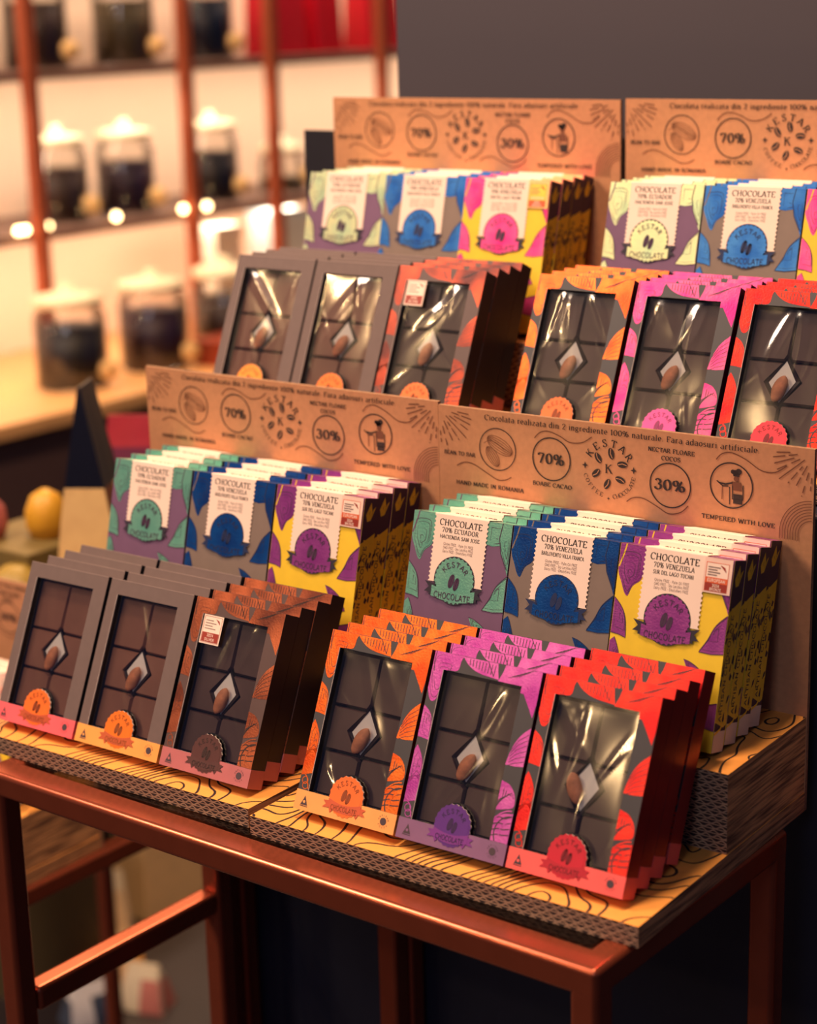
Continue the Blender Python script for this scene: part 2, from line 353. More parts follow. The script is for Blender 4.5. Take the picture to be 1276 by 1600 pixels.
# ------------------------------------------------------------ hand-made serif alphabet (strokes)
FONT = {' ': (2.6, []),
 'A': (6, [[(.2, 0), (3, 7)], [(3, 7), (5.8, 0)], [(1.1, 2.3), (2, 2.3), (4.9, 2.3)]]),
 'B': (5.2, [[(1, 0), (1, 7)], [(1, 6.9)] + arc(2.5, 5.3, 1.8, 1.6, 90, -90) + [(1, 3.7)], arc(2.7, 1.9, 2.2, 1.85, 90, -90) + [(1, .1)]]),
 'C': (6, [arc(3.3, 3.5, 2.9, 3.4, 48, 312, 15), [(5.4, 6.8), (5.4, 5.6), (5.3, 5.2)]]),
 'D': (6.2, [[(1, 0), (1, 7)], [(1, 6.9)] + arc(2.4, 3.5, 3.3, 3.4, 90, -90, 13) + [(1, .1)]]),
 'E': (5.2, [[(1, 0), (1, 7)], [(1, 6.8), (3, 6.8), (4.7, 6.8)], [(4.7, 6.8), (4.7, 6), (4.7, 5.6)], [(1, 3.6), (3, 3.6), (3.8, 3.6)], [(1, .2), (3, .2), (4.9, .2)], [(4.9, .2), (4.9, 1), (4.9, 1.4)]]),
 'F': (5, [[(1, 0), (1, 7)], [(1, 6.8), (3, 6.8), (4.7, 6.8)], [(4.7, 6.8), (4.7, 6), (4.7, 5.6)], [(1, 3.6), (3, 3.6), (3.8, 3.6)]]),
 'G': (6.4, [arc(3.3, 3.5, 2.9, 3.4, 48, 330, 15), [(5.6, .6), (5.6, 2), (5.6, 3)], [(4.4, 3), (5, 3), (6.3, 3)]]),
 'H': (6.4, [[(1, 0), (1, 7)], [(5.4, 0), (5.4, 7)], [(1, 3.6), (3, 3.6), (5.4, 3.6)]]),
 'I': (2.4, [[(1.2, 0), (1.2, 7)]]),
 'J': (3.6, [[(2.5, 7), (2.5, 6.6), (2.5, 1.4), (2.1, .2), (1.2, -.2), (.4, .4)], [(1.6, 6.8), (2.5, 6.8), (3.4, 6.8)]]),
 'K': (6, [[(1, 0), (1, 7)], [(1.2, 3.2), (5, 7)], [(2.6, 4.4), (5.6, 0)]]),
 'L': (5, [[(1, 0), (1, 7)], [(1, .2), (3, .2), (4.7, .2)], [(4.7, .2), (4.7, 1), (4.7, 1.5)]]),
 'M': (7.6, [[(1, 0), (1, 7)], [(1, 7), (3.8, 1), (3.8, .9)], [(3.8, .9), (3.9, 1), (6.6, 7)], [(6.6, 0), (6.6, 7)]]),
 'N': (6.4, [[(1, 0), (1, 7)], [(1, 7), (5.3, .1), (5.4, 0)], [(5.4, 0), (5.4, 7)]]),
 'O': (6.6, [arc(3.3, 3.5, 2.8, 3.4, 0, 360, 21)]),
 'P': (5.2, [[(1, 0), (1, 7)], [(1, 6.9)] + arc(2.6, 5, 2, 1.9, 90, -90) + [(1, 3.1)]]),
 'R': (5.8, [[(1, 0), (1, 7)], [(1, 6.9)] + arc(2.6, 5.2, 1.9, 1.7, 90, -90) + [(1, 3.5)], [(2.7, 3.5), (5.4, 0)]]),
 'S': (4.8, [smooth_pts([(4.1, 5.6), (3.6, 6.6), (2.4, 6.9), (1.1, 6.4), (.8, 5.2), (1.7, 4.1), (3.2, 3.2), (4.2, 2.2), (4.1, 1), (3.2, .2), (2, .1), (1, .5), (.6, 1.6)], k=2)]),
 'T': (5.6, [[(2.8, 0), (2.8, 7)], [(.4, 6.8), (2.8, 6.8), (5.2, 6.8)], [(.4, 6.8), (.4, 6), (.4, 5.6)], [(5.2, 6.8), (5.2, 6), (5.2, 5.6)]]),
 'U': (6.2, [[(1, 7), (1, 6.5), (1, 2.2)] + arc(3.1, 2.2, 2.1, 2.1, 180, 360) + [(5.2, 6.5), (5.2, 7)], [(.2, 6.9), (1, 6.9), (1.9, 6.9)], [(4.4, 6.9), (5, 6.9), (6, 6.9)]]),
 'V': (6, [[(.3, 7), (3, 0), (3.05, -.1)], [(3, 0), (3.1, .2), (5.7, 7)], [(-.3, 6.9), (.5, 6.9), (1.3, 6.9)], [(4.8, 6.9), (5.5, 6.9), (6.3, 6.9)]]),
 'W': (8.6, [[(.3, 7), (2.4, 0), (2.45, 0)], [(2.4, 0), (2.5, .2), (4.3, 6.4)], [(4.3, 6.4), (6.3, 0), (6.35, 0)], [(6.3, 0), (6.4, .2), (8.3, 7)], [(-.3, 6.9), (.5, 6.9), (1.3, 6.9)], [(7.5, 6.9), (8, 6.9), (9, 6.9)]]),
 'Y': (5.8, [[(2.9, 0), (2.9, 3), (2.9, 3.2)], [(.3, 7), (2.8, 3.2), (2.9, 3)], [(2.9, 3), (3, 3.2), (5.5, 7)]]),
 'Z': (5.2, [[(.6, 6.8), (2, 6.8), (4.8, 6.8)], [(4.8, 6.8), (4.7, 6.6), (.6, .2)], [(.6, .2), (3, .2), (4.8, .2)]]),
 '0': (5.2, [arc(2.6, 3.5, 2.1, 3.4, 0, 360, 19)]), '1': (3.4, [[(1.8, 0), (1.8, 7)], [(.6, 5.6), (1.2, 6), (1.8, 6.9)]]),
 '2': (5, [smooth_pts([(.7, 5.2), (1.2, 6.5), (2.5, 6.9), (3.9, 6.3), (4.1, 5), (3, 3.2), (1.6, 1.6), (.6, .3)], k=2), [(.6, .3), (2.4, .3), (4.5, .3)]]),
 '3': (5, [smooth_pts([(.8, 5.8), (1.6, 6.8), (2.8, 6.8), (3.9, 6), (3.8, 4.6), (2.4, 3.8)], k=2), smooth_pts([(2.4, 3.8), (3.9, 3.2), (4.3, 1.8), (3.4, .3), (2, .1), (.8, .6), (.5, 1.6)], k=2)]),
 '4': (5, [[(3.5, 0), (3.5, 3), (3.5, 6.9)], [(3.5, 6.9), (3.4, 6.8), (.4, 2)], [(.4, 2), (2, 2), (4.8, 2)]]),
 '7': (5, [[(.6, 6.8), (2, 6.8), (4.6, 6.8)], [(4.6, 6.8), (4.4, 6.4), (1.8, 0)], [(.6, 6.8), (.6, 6), (.6, 5.4)]]),
 '%': (8, [arc(2, 5.2, 1.5, 1.7, 0, 360, 15), arc(6, 1.8, 1.5, 1.7, 0, 360, 15), [(6.1, 6.9), (6, 6.8), (2, .1)]]),
 '.': (1.8, [[(.6, .45), (.9, .45), (1.3, .45)]]), '-': (3, [[(.5, 2.6), (1.5, 2.6), (2.5, 2.6)]]),
 'a': (4.6, [arc(2.2, 3.5, 1.4, 1.4, 150, 10, 7) + [(3.6, 3.2), (3.6, .8), (4, .2), (4.5, .3)], arc(2, 1.4, 1.5, 1.3, 60, 330, 11)]),
 'c': (4.2, [arc(2.4, 2.5, 1.9, 2.4, 45, 315, 11)]),
 'd': (5, [arc(2.2, 2.4, 1.8, 2.4, 30, 330, 13), [(3.9, 0), (3.9, 7.5)]]),
 'e': (4.3, [[(.6, 2.7), (2, 2.7), (3.9, 2.7)] + arc(2.3, 2.6, 1.7, 2.3, 5, 310, 13)]),
 'f': (3.2, [[(1.3, 0), (1.3, 5.4)] + arc(2.3, 5.6, 1, 1.6, 180, 40, 5), [(.3, 4.7), (1.2, 4.7), (2.9, 4.7)], [(.4, .2), (1.2, .2), (2.3, .2)]]),
 'g': (4.6, [arc(2.1, 3.2, 1.5, 1.6, 0, 360, 13), smooth_pts([(1.2, 1.7), (.8, 1), (2, .5), (3.6, .2), (3.9, -.9), (2.4, -1.8), (.8, -1.4), (.6, -.5), (1.4, .3)], k=2), [(3.2, 4.4), (3.8, 4.8), (4.5, 4.8)]]),
 'h': (5, [[(1, 0), (1, 7.5)], [(1, 3.6)] + arc(2.5, 3.3, 1.4, 1.5, 150, 0, 6) + [(3.9, 0)]]),
 'i': (2.3, [[(1.1, 0), (1.1, 5)], [(.7, 6.6), (1.1, 6.6), (1.5, 6.6)]]), 'l': (2.3, [[(1.1, 0), (1.1, 7.5)]]),
 'm': (7.4, [[(1, 0), (1, 5)], arc(2.5, 3.3, 1.3, 1.5, 150, 0, 6) + [(3.8, 0)], arc(5.2, 3.3, 1.3, 1.5, 150, 0, 6) + [(6.5, 0)]]),
 'n': (5, [[(1, 0), (1, 5)], [(1, 3.4)] + arc(2.5, 3.3, 1.4, 1.5, 150, 0, 6) + [(3.9, 0)], [(3.1, .2), (4, .2), (4.8, .2)]]),
 'o': (4.6, [arc(2.3, 2.5, 1.8, 2.4, 0, 360, 15)]),
 'r': (3.6, [[(1.1, 0), (1.1, 5)], [(1.1, 3.4), (1.7, 4.4), (2.6, 4.9), (3.4, 4.4)]]),
 's': (3.8, [smooth_pts([(3.2, 4.2), (2.2, 4.8), (.9, 4.4), (.8, 3.4), (2, 2.6), (3.2, 1.8), (3.1, .7), (1.9, .1), (.6, .6)], k=2)]),
 't': (3.2, [[(1.3, 6.4), (1.3, 4), (1.3, 1)] + arc(2.2, 1, .9, .9, 180, 320, 5), [(.3, 4.7), (1.2, 4.7), (2.8, 4.7)]]),
 'u': (5, [[(1, 4.9), (1, 3), (1, 1.6)] + arc(2.3, 1.5, 1.3, 1.4, 180, 330, 6), [(3.9, 0), (3.9, 5)], [(.2, 4.8), (.7, 4.8), (1.2, 4.8)]]),
 'y': (4.8, [[(.6, 4.8), (2.4, .4), (2.5, .2)], [(4.3, 4.8), (2.6, .6), (1.6, -1.8)]]),
 'z': (4.2, [[(.6, 4.7), (2, 4.7), (3.7, 4.7)], [(3.7, 4.7), (3.6, 4.5), (.6, .2)], [(.6, .2), (2, .2), (3.8, .2)]])}

# ------------------------------------------------------------ measured sizes (metres)
BWD, BHT, BTH, BLEAN, BY0, BSP = .0807, .1217, .0160, .2432, .1286, .0168     # wrapped bars
WWD, WHT, WTH, WLEAN, WY0, WSP = .0800, .1199, .0152, .4174, .0138, .0171     # window boxes
SW, TB, YS, HS, SD, SH = .2906, .0135, .1131, .0533, .2273, .2344             # stand
STANDS = {'A': ((0, 0, 0), .0390, -.2639, .0826, -.2638, .0815), 'B': ((-.2977, -.0049, .0004), .0296, -.2592, .0834, -.2606, .0823),
          'C': ((-.3016, .2560, .1997), .0442, -.2668, .0820, -.2636, .0801), 'D': ((-.0081, .2676, .2007), .0377, -.2698, .0839, -.2643, .0818)}
SNAME = {'A': 'lower right', 'B': 'lower left', 'C': 'upper left', 'D': 'upper right'}

# ------------------------------------------------------------ setting
FLOOR = -.95
def struct(mb, name, kind='structure', **k):
    o = mb.build(name, **k); o['kind'] = kind; return o
m = MB(); m.box((-4, -3.5, FLOOR - .05), (3, 5.5, FLOOR), mat('floor_stone', (48, 40, 42), .45, var=.15, scale=6)); struct(m, 'floor')
m = MB(); m.box((-.575, .53, FLOOR), (1.7, .9, 2.0), mat('grey_wall_paint', (64, 58, 68), .7, var=.03, scale=4)); struct(m, 'wall_back')
m = MB(); m.box((-2.66, .2, FLOOR), (-2.60, 5.5, 2.2), mat('cream_wall', (250, 232, 206), .8, var=.02, scale=3)); struct(m, 'wall_left')
m = MB(); m.box((-2.6, 4.6, FLOOR), (.2, 4.7, 2.2), mat('cream_wall', (240, 215, 185), .8)); struct(m, 'wall_far')

# ------------------------------------------------------------ tables
def frame_table(name, x0, x1, y0, y1, top, label, group=None, stretch=None, t=.0195, rearx=None, glass=True, foot=FLOOR):
    r = empty(name, ((x0 + x1) / 2, (y0 + y1) / 2, foot)); ox, oy, oz = r.location
    def B(nm, a, b, bev=.0042):
        mm = MB(); mm.box((a[0] - ox, a[1] - oy, a[2] - oz), (b[0] - ox, b[1] - oy, b[2] - oz), COPPER); return mm.build(nm, r, bevel=bev)
    B('front_rail', (x0, y0, top - t), (x1, y0 + t * 1.25, top)); B('back_rail', (x0, y1 - t, top - t), (x1, y1, top))
    B('side_rail', (x0 + .0001, y0 + .006, top - t + .0001), (x0 + t, y1 - .006, top - .0001)); B('side_rail', (x1 - t, y0 + .006, top - t + .0001), (x1 - .0001, y1 - .006, top - .0001))
    for lx in (x0, x1 - t):
        for ly in (y0, y1 - t): B('leg', (lx + .0002, ly + .0002, foot), (lx + t - .0002, ly + t - .0002, top - .006))
    if stretch:
        for lx in (x0, x1 - t): B('stretcher', (lx, y0 + t, stretch - t), (lx + t, y1 - t, stretch))
    if glass:
        mm = MB(); mm.box((x0 + t - ox, y0 + t * 1.25 - oy, top - .004 - oz), (x1 - t - ox, y1 - t - oy, top - .0002 - oz), GLASS); mm.build('glass_top', r)
    tag(r, label, 'table', group); return r
frame_table('display_table', -.5305, -.0045, -.0374, .197, -.01355, 'copper metal frame table under the two lower chocolate stands', stretch=-.195)
frame_table('display_table', .014, .55, .205, .46, -.010, 'copper metal frame table cut off by the right edge of the photo', glass=True)
m = MB(); m.box((-.565, .245, FLOOR), (.012, .525, .1855), mat('navy_plinth', (26, 30, 48), .5)); 
tag(m.build('display_plinth', bevel=.002), 'dark navy plinth carrying the two upper chocolate stands', 'plinth')

# ------------------------------------------------------------ stands
def header_art(mb):
    to3 = lambda x, y, lv: (x / 1000 - SW, SD - .0003 - lv * .00006, SH - y / 1000)
    a = Art(mb, to3, [(0.3, 0, 290.3, 120)])
    a.text('Ciocolata realizata din 2 ingrediente 100% naturale. Fara adaosuri artificiale.', 40, 6.9, 3.9, INK, align='l', fit=213, sp=.9)
    a.ring(50.6, 27.4, 15.2, .7, INK); a.ring(95.2, 29.3, 15.2, .9, INK); a.ring(188, 36.4, 15.2, .9, INK); a.ring(232.9, 30.7, 15.2, .9, INK)
    a.text('70%', 95.4, 32.8, 7.2, INK, fit=22, wt=1.35); a.text('30%', 188.2, 39.9, 7.2, INK, fit=24, wt=1.35)
    a.text('BEAN TO BAR', 4.9, 35.4, 2.9, INK, align='l', fit=27, wt=1.3)
    a.text('HAND MADE IN ROMANIA', 15, 56.7, 3.0, INK, align='l', fit=57.5, wt=1.25)
    a.text('BOABE CACAO', 96, 49.3, 3.0, INK, fit=32, wt=1.25)
    a.text('NECTAR FLOARE', 188.8, 14.3, 3.0, INK, fit=35, wt=1.3); a.text('COCOS', 188.6, 19.6, 3.0, INK, fit=14.5, wt=1.3)
    a.text('TEMPERED WITH LOVE', 238.4, 55.4, 3.0, INK, fit=53, wt=1.25)
    for P in ([(15.6, 43.1), (22, 40), (30, 40.5), (40, 45), (50, 49.5), (57, 49), (62, 46.4)], [(81.5, 15.6), (86, 11.2), (93, 9.6), (102, 12), (110, 15.5), (120, 14.6), (127.6, 9.8)],
              [(154.9, 51.8), (160, 48.5), (168, 48), (178, 52), (187, 56), (196, 54), (201.6, 48.8)], [(221.7, 14.4), (226, 10), (233, 8.6), (243, 12), (254, 18), (264, 18), (271.8, 12.8)]):
        a.ribbon(smooth_pts(P), .75, INKB)
    # pod and beans drawn in the first ring
    pod = arc(0, 0, 11.5, 5.4, 0, 360, 25)
    rot = lambda P, A, cx, cy: [(cx + x * cos(A) - y * sin(A), cy + x * sin(A) + y * cos(A)) for x, y in P]
    for f in (1, .66, .33, .02): a.ribbon(rot([(x, y * f) for x, y in pod], .45, 52.5, 24.5), .4, INKB)
    for f in (1, .6, .2): a.ribbon(rot([(x * .7, y * f * .75) for x, y in pod], .95, 46.5, 33), .4, INKB)
    a.ribbon(smooth_pts([(39, 24), (44, 21.5), (50, 23), (56, 27)]), .4, INKB)
    # round emblem
    cx, cy = 141.3, 30.6
    a.arctext('KESTAR', cx, cy, 15.4, 5.2, INK, 148, 32, serif=True, wt=1.0)
    a.arctext('COFFEE', cx, cy, 21.0, 3.0, INK, 200, 252, serif=True, inside=True, wt=.85)
    a.arctext('CHOCOLATE', cx, cy, 21.0, 3.0, INK, 282, 345, serif=True, inside=True, wt=.85)
    a.text('K', cx, cy + 3.2, 6.2, INK, wt=.9)
    for k in range(6):
        A = radians(60 * k + 82); bx, by = cx + 11 * cos(A), cy - 11 * sin(A); T = -A + .35 * (1 if k % 2 else -1)
        P = arc(0, 0, 4.0, 2.3, 0, 345, 20); a.poly(rot(P, T, bx, by), INK, 2)
        a.ribbon(rot([(-3.4, .3), (0, -.6), (3.4, .4)], T, bx, by), .55, KRAFT, 3)
    for sx, sy, q in ((cx - 19, cy - .5, 2.6), (cx + 19, cy - 1, 2.6), (cx - .5, cy + 21, 1.3)):
        a.poly([(sx, sy - q), (sx + q * .25, sy - q * .25), (sx + q, sy), (sx + q * .25, sy + q * .25), (sx, sy + q), (sx - q * .25, sy + q * .25), (sx - q, sy), (sx - q * .25, sy - q * .25)], INK, 2)
    # little cook holding a tray beside a jar
    cx, cy = 232.9, 30.7
    a.disc(cx + 2.8, cy - 8.8, 2.0, INK, 2); a.disc(cx + 5.2, cy - 9.8, 2.1, INK, 2); a.disc(cx + 1.0, cy - 9.4, 1.5, INK, 2); a.poly([(cx + 1, cy - 9), (cx + 6, cy - 9), (cx + 5.6, cy - 6.4), (cx + 1.4, cy - 6.4)], INK, 2)
    a.disc(cx + 3.5, cy - 4.9, 1.8, INKB, 2); a.poly([(cx + .2, cy - 2.8), (cx + 7, cy - 2.8), (cx + 7.6, cy + 3), (cx + .6, cy + 3)], INKB, 2)
    a.ribbon([(cx + 1, cy - 2), (cx - 4, cy - .5), (cx - 9, cy - 1)], 1.1, INK); a.ribbon([(cx - 10.5, cy - 2.2), (cx - 6, cy + 1), (cx - 2, cy + .6)], .9, INK)
    a.ribbon([(cx - 6.4, cy + .6), (cx - 6.6, cy + 10)], .6, INKB); a.ribbon([(cx - 1.2, cy + 1), (cx - 1.0, cy + 13)], .7, INK)
    a.ribbon([(cx + 1, cy), (cx + 1, cy + 9), (cx + 8.5, cy + 9), (cx + 8.5, cy - 1)], .8, INK); a.poly([(cx + 1.6, cy + 5.5), (cx + 8, cy + 5.5), (cx + 8, cy + 12), (cx + 1.6, cy + 12)], INK, 2)
    # sun rays in both top corners, rainbow at the right edge
    for side in (0, 1):
        X = lambda v: v if side == 0 else 290.6 - v
        for A, segs in ((86, ((27, 33), (36, 41))), (78, ((22, 31), (37, 45), (48, 49))), (68, ((16, 27), (30, 40))), (58, ((19, 24), (27, 37), (40, 42))), (47, ((12, 44),)), (35, ((15, 24), (29, 39))), (25, ((19, 38),)), (15, ((15, 23), (26, 37))), (7, ((21, 33),))):
            for r0, r1 in segs: a.ribbon([(X(r0 * cos(radians(A)) * .8), 2 + r0 * sin(radians(A)) * .62), (X(r1 * cos(radians(A)) * .8), 2 + r1 * sin(radians(A)) * .62)], .75, INKB)
    for k in range(8):
        r = 22.5 - k * 1.85; a.ribbon([(290.3 - r, 61.4), (290.3 - r, 57)] + arc(290.3, 57, r, r * 1.02, 180, 268, 14), .5, INKB)
def vnoise(x, y, sd):
    def h(i, j): return (math.sin(i * 127.1 + j * 311.7 + sd * 74.7) * 43758.5453) % 1.0
    i, j = math.floor(x), math.floor(y); u, v = x - i, y - j; u = u * u * (3 - 2 * u); v = v * v * (3 - 2 * v)
    return (h(i, j) * (1 - u) + h(i + 1, j) * u) * (1 - v) + (h(i, j + 1) * (1 - u) + h(i + 1, j + 1) * u) * v
def contour_lines(mb, x0, x1, y0, y1, z, sd):
    """printed wood-grain contour lines, about a millimetre wide, traced over the top face (mm)"""
    a = Art(mb, lambda x, y, lv: (x / 1000, y / 1000, z), [(x0 + .2, y0 + .2, x1 - .2, y1 - .2)])
    f = lambda x, y: 1.5 * vnoise(x / 58 + .4 * vnoise(y / 30, x / 60, sd + 3), y / 85, sd) + .55 * vnoise(x / 21, y / 34, sd + 1) + x / 160
    st = 2.6; nx = int((x1 - x0) / st) + 1; ny = int((y1 - y0) / st) + 1; levels = [k * .135 for k in range(-30, 50)]
    G = [[f(x0 + i * st, y0 + j * st) for i in range(nx + 1)] for j in range(ny + 1)]
    for j in range(ny):
        for i in range(nx):
            c = [(0, 0, G[j][i]), (1, 0, G[j][i + 1]), (1, 1, G[j + 1][i + 1]), (0, 1, G[j + 1][i])]
            lo, hi = min(q[2] for q in c), max(q[2] for q in c)
            for L in levels:
                if L <= lo or L >= hi: continue
                P = []
                for k in range(4):
                    A, B = c[k], c[(k + 1) % 4]
                    if (A[2] - L) * (B[2] - L) < 0: t = (L - A[2]) / (B[2] - A[2]); P.append((x0 + (i + A[0] + (B[0] - A[0]) * t) * st, y0 + (j + A[1] + (B[1] - A[1]) * t) * st))
                for k in range(0, len(P) - 1, 2):
                    (ax, ay), (bx, by) = P[k], P[k + 1]; d = math.hypot(bx - ax, by - ay)
                    if d < .05: continue
                    ex, ey = (bx - ax) / d * .25, (by - ay) / d * .25; w = 1.15 + .9 * vnoise(ax / 18, ay / 18, sd + 9)
                    a.ribbon([(ax - ex, ay - ey), (bx + ex, by + ey)], w, INK, 0)
def make_stand():
    r = empty('display_stand')
    m = MB(); m.box((-SW, 0, -TB), (0, SD, 0), {'front': FLUTE, 'top': PRINT, 'right': GRAIN, '*': KRAFT2}); contour_lines(m, -SW * 1000, 0, 0, YS * 1000, .00006, 3); m.build('base_board', r)
    m = MB(); m.box((-SW + .0006, YS, .0001), (-.0006, SD - .0002, HS), {'front': FLUTE, 'top': PRINT, 'right': GRAIN, '*': KRAFT2})
    contour_lines(m, -SW * 1000 + .6, -.6, YS * 1000, SD * 1000, HS + .00006, 8); m.build('step_block', r)
    m = MB(); m.box((-SW, SD, -TB), (0, SD + .0035, SH), {'front': KRAFT, '*': KRAFT2}); header_art(m); m.build('header_board', r)
    return r
proto_stand = None
def place_stand(key, label):
    global proto_stand
    if proto_stand is None: proto_stand = make_stand(); o = proto_stand
    else: o = copy_tree(proto_stand)
    loc, rz = STANDS[key][:2]; o.location = loc; o.rotation_euler = (0, 0, rz)
    tag(o, label, 'display stand', 'printed kraft display stands'); return o
place_stand('A', 'kraft cardboard step stand with printed header, front right, holding orange, purple and red window boxes')
place_stand('B', 'kraft cardboard step stand with printed header, front left, beside the gold pouch')
place_stand('C', 'blurred kraft step stand on the upper tier at left, header against lit shelves')
place_stand('D', 'kraft step stand on the upper tier at right, cut off by the photo edge')
STANDS['E'] = ((-.735, .033, -.2345), .03, -.2600, .0820, -.2610, .0810); SNAME['E'] = 'far left'
place_stand('E', 'kraft header stand behind the leftmost taupe box, only its edge in view')

# ------------------------------------------------------------ wrapped bars
def make_bar(kind, pale=False):
    TE, PU, BL, GR, YE, MG = (118, 190, 170), (112, 78, 112), (20, 78, 150), (126, 108, 100), (236, 196, 44), (160, 66, 150)
    if kind == 'teal': base, lf, back, t2, t3 = mat('plum_wrapper', PU), (foil('mint_foil', (186, 214, 180), (226, 226, 180)) if pale else foil('teal_foil', TE, (140, 205, 182))), 'purple', '70% ECUADOR', 'HACIENDA SAN JOSE'
    elif kind == 'blue': base, lf, back, t2, t3 = mat('grey_wrapper', GR), foil('blue_foil' + ('_bright' if pale else ''), (16, 92, 190) if pale else (10, 62, 140), (60, 130, 215) if pale else (18, 88, 170)), 'blue', '70% VENEZUELA', 'BARLOVENTO VILLA FRANCA'
    else: base, lf, back, t2, t3 = mat('yellow_wrapper', YE), foil('magenta_foil' if pale else 'violet_foil', (238, 48, 150) if pale else (150, 60, 150), (240, 100, 170) if pale else (176, 84, 168)), 'yellow', '70% VENEZUELA', 'SUR DEL LAGO TUCANI'
    side = mat('plum_dark', (56, 24, 58), .5) if kind != 'blue' else mat('navy_side', (14, 26, 62), .5)
    ink = mat('plum_ink', (66, 36, 70)) if kind != 'blue' else mat('navy_ink', (14, 34, 82))
    r = empty('chocolate_bar')
    m = MB(); m.box((0, 0, 0), (BWD, BTH, BHT), {'front': base, 'right': side, 'left': side, 'top': base, '*': side})
    W_, H_ = BWD * 1000, BHT * 1000
    a = Art(m, lambda x, y, lv: (x / 1000, -.00006 * lv - .00005, BHT - y / 1000), [(0.2, 0.05, W_ - .2, H_ - .1)])
    sp = smooth_pts
    a.hatch(sp([(1.0, -1), (-.5, 9), (.6, 18.5), (3.5, 25), (6, 30.5), (8, 33), (9.4, 32.5), (12, 26.2), (17.4, 21.3), (19, 12), (17.4, -1)], True), lf, ink, 1, 8, .45, 3)
    a.ribbon([(4.6, 0), (3.4, 6), (.6, 15.2)], 1.0, base, 2)
    a.hatch([(60, -1), (60, 15.4), (66, 16.3), (72, 15.2), (81, 14), (81, -1)], lf, ink, 1, 6, .5, 5)
    a.hatch(sp([(72.3, 0), (71.4, 12), (74, 20), (78.6, 30), (81.5, 34), (81.5, 10), (80, -1)], True), lf, ink, 3, 4, .4, 6); a.ribbon([(73, 0), (71.4, 10), (73.6, 20), (79, 30)], .6, ink, 5)
    def lv_(P, seed): a.hatch(P, lf, ink, 1, 5, .4, seed); a.ribbon(P, .5, ink, 3)
    lv_(sp([(-.5, 34.5), (5.9, 40.6), (9.6, 48), (11.2, 60)]) + [(6, 58.6), (-.5, 58)], 8)
    lv_(sp([(82, 33.5), (73.5, 41.9), (68.6, 52), (63.6, 60.2)]) + [(72, 60.5), (82, 59)], 9)
    lv_(sp([(3.2, 60.6), (5.6, 65), (8.4, 72)]) + [(8.4, 78), (4, 92), (-.5, 98), (-.5, 64)], 10)
    lv_(sp([(54, 66.5), (60, 68), (68, 73), (74, 82)]) + [(66, 84), (60, 78)], 11)
    lv_([(14, 98), (30, 92), (44, 100), (30, 112), (16, 108)], 12); lv_([(60, 96), (81, 90), (81, 108), (66, 106)], 13)
    # top face art
    a2 = Art(m, lambda x, y, lv: (x / 1000, BTH - y / 1000, BHT + .00006 * lv + .00002), [(0.2, 0.1, W_ - .2, BTH * 1000 - .1)])
    a2.poly([(0, -1), (17.4, -1), (17.4, 17), (0, 17)], lf, 1); a2.poly([(62, -1), (81, -1), (81, 17), (62, 17)], lf, 1)
    a2.ribbon([(3, 0), (4.4, 17)], 1.2, ink, 2); a2.ribbon([(72, 0), (72.4, 17)], .7, ink, 2); a2.ribbon([(67, 0), (66, 17)], .6, ink, 2)
    # right side art
    a3 = Art(m, lambda x, y, lv: (BWD + .00006 * lv + .00002, x / 1000, BHT - y / 1000), [(.1, .1, BTH * 1000 - .1, H_ - .1)])
    if kind == 'yellow':
        yw = mat('yellow_wrapper', YE)
        a3.hatch([(3, 12), (8, 3), (10, 9), (14, 6), (9, 16), (5, 17)], yw, side, 1, 3, .5, 2)
        a3.poly([(0, 33), (8, 29), (16, 25), (16, 104), (12, 106), (0, 102)], yw, 1)
        rr = random.Random(4)
        for k in range(26):
            x, y = rr.uniform(0, 14), rr.uniform(33, 100); a3.poly([(x, y), (x + rr.uniform(1, 3), y + rr.uniform(-3, 3)), (x + rr.uniform(0, 2), y + rr.uniform(3, 8)), (x - 1, y + 4)], side, 2)
        a3.poly([(3.2, 30), (8.2, 30), (8.2, 103), (3.2, 103)], yw, 3)
        # vertical text
        av = Art(m, lambda x, y, lv: (BWD + .00006 * lv + .00002, .0074 + y / 1000, BHT - (.102 - x / 1000)), None)
        av.text('ARTISAN CHOCOLATE', 0, 0, 3.6, side, 4, serif=False, align='l', fit=68, wt=1.3)
        a3.ribbon([(0, 100), (6, 98), (16, 88)], 1.6, yw, 4); a3.ribbon([(0, 110), (8, 107), (16, 97)], 1.6, yw, 4)
    elif kind == 'blue': a3.hatch([(2, 10), (14, 6), (13, 30), (4, 34)], lf, ink, 1, 3, .5, 2); a3.hatch([(2, 50), (14, 46), (13, 70), (4, 74)], lf, ink, 1, 3, .5, 2)
    a3.poly([(0, 108), (16.2, 108), (16.2, 122), (0, 122)], mat('barcode_white', (226, 206, 186)), 2)
    m.build('wrapper', r, bevel=0)
    # stamp-edged label
    m = MB(); a = Art(m, lambda x, y, lv: (x / 1000, -.00055 - .00006 * lv, BHT - y / 1000))
    xl, xr, yb = 18.0, 62.0, 46.5; P = [(xl, 0)]; n = 15
    for k in range(n):
        y0 = 1 + k * (yb - 1) / n; d = (yb - 1) / n
        P += [(xl, y0), (xl + .95, y0 + d * .25), (xl + .95, y0 + d * .6), (xl, y0 + d * .85)]
    P += [(xl, yb), (xr, yb)]
    for k in range(n - 1, -1, -1):
        y0 = 1 + k * (yb - 1) / n; d = (yb - 1) / n
        P += [(xr, y0 + d * .85), (xr - .95, y0 + d * .6), (xr - .95, y0 + d * .25), (xr, y0)]
    P += [(xr, 0)]
    a.poly(P, LABELP, 0)
    m.face([(xl / 1000, -.00055, BHT), (xr / 1000, -.00055, BHT), (xr / 1000, -.0003, BHT + .0006), (xl / 1000, -.0003, BHT + .0006)], LABELP)
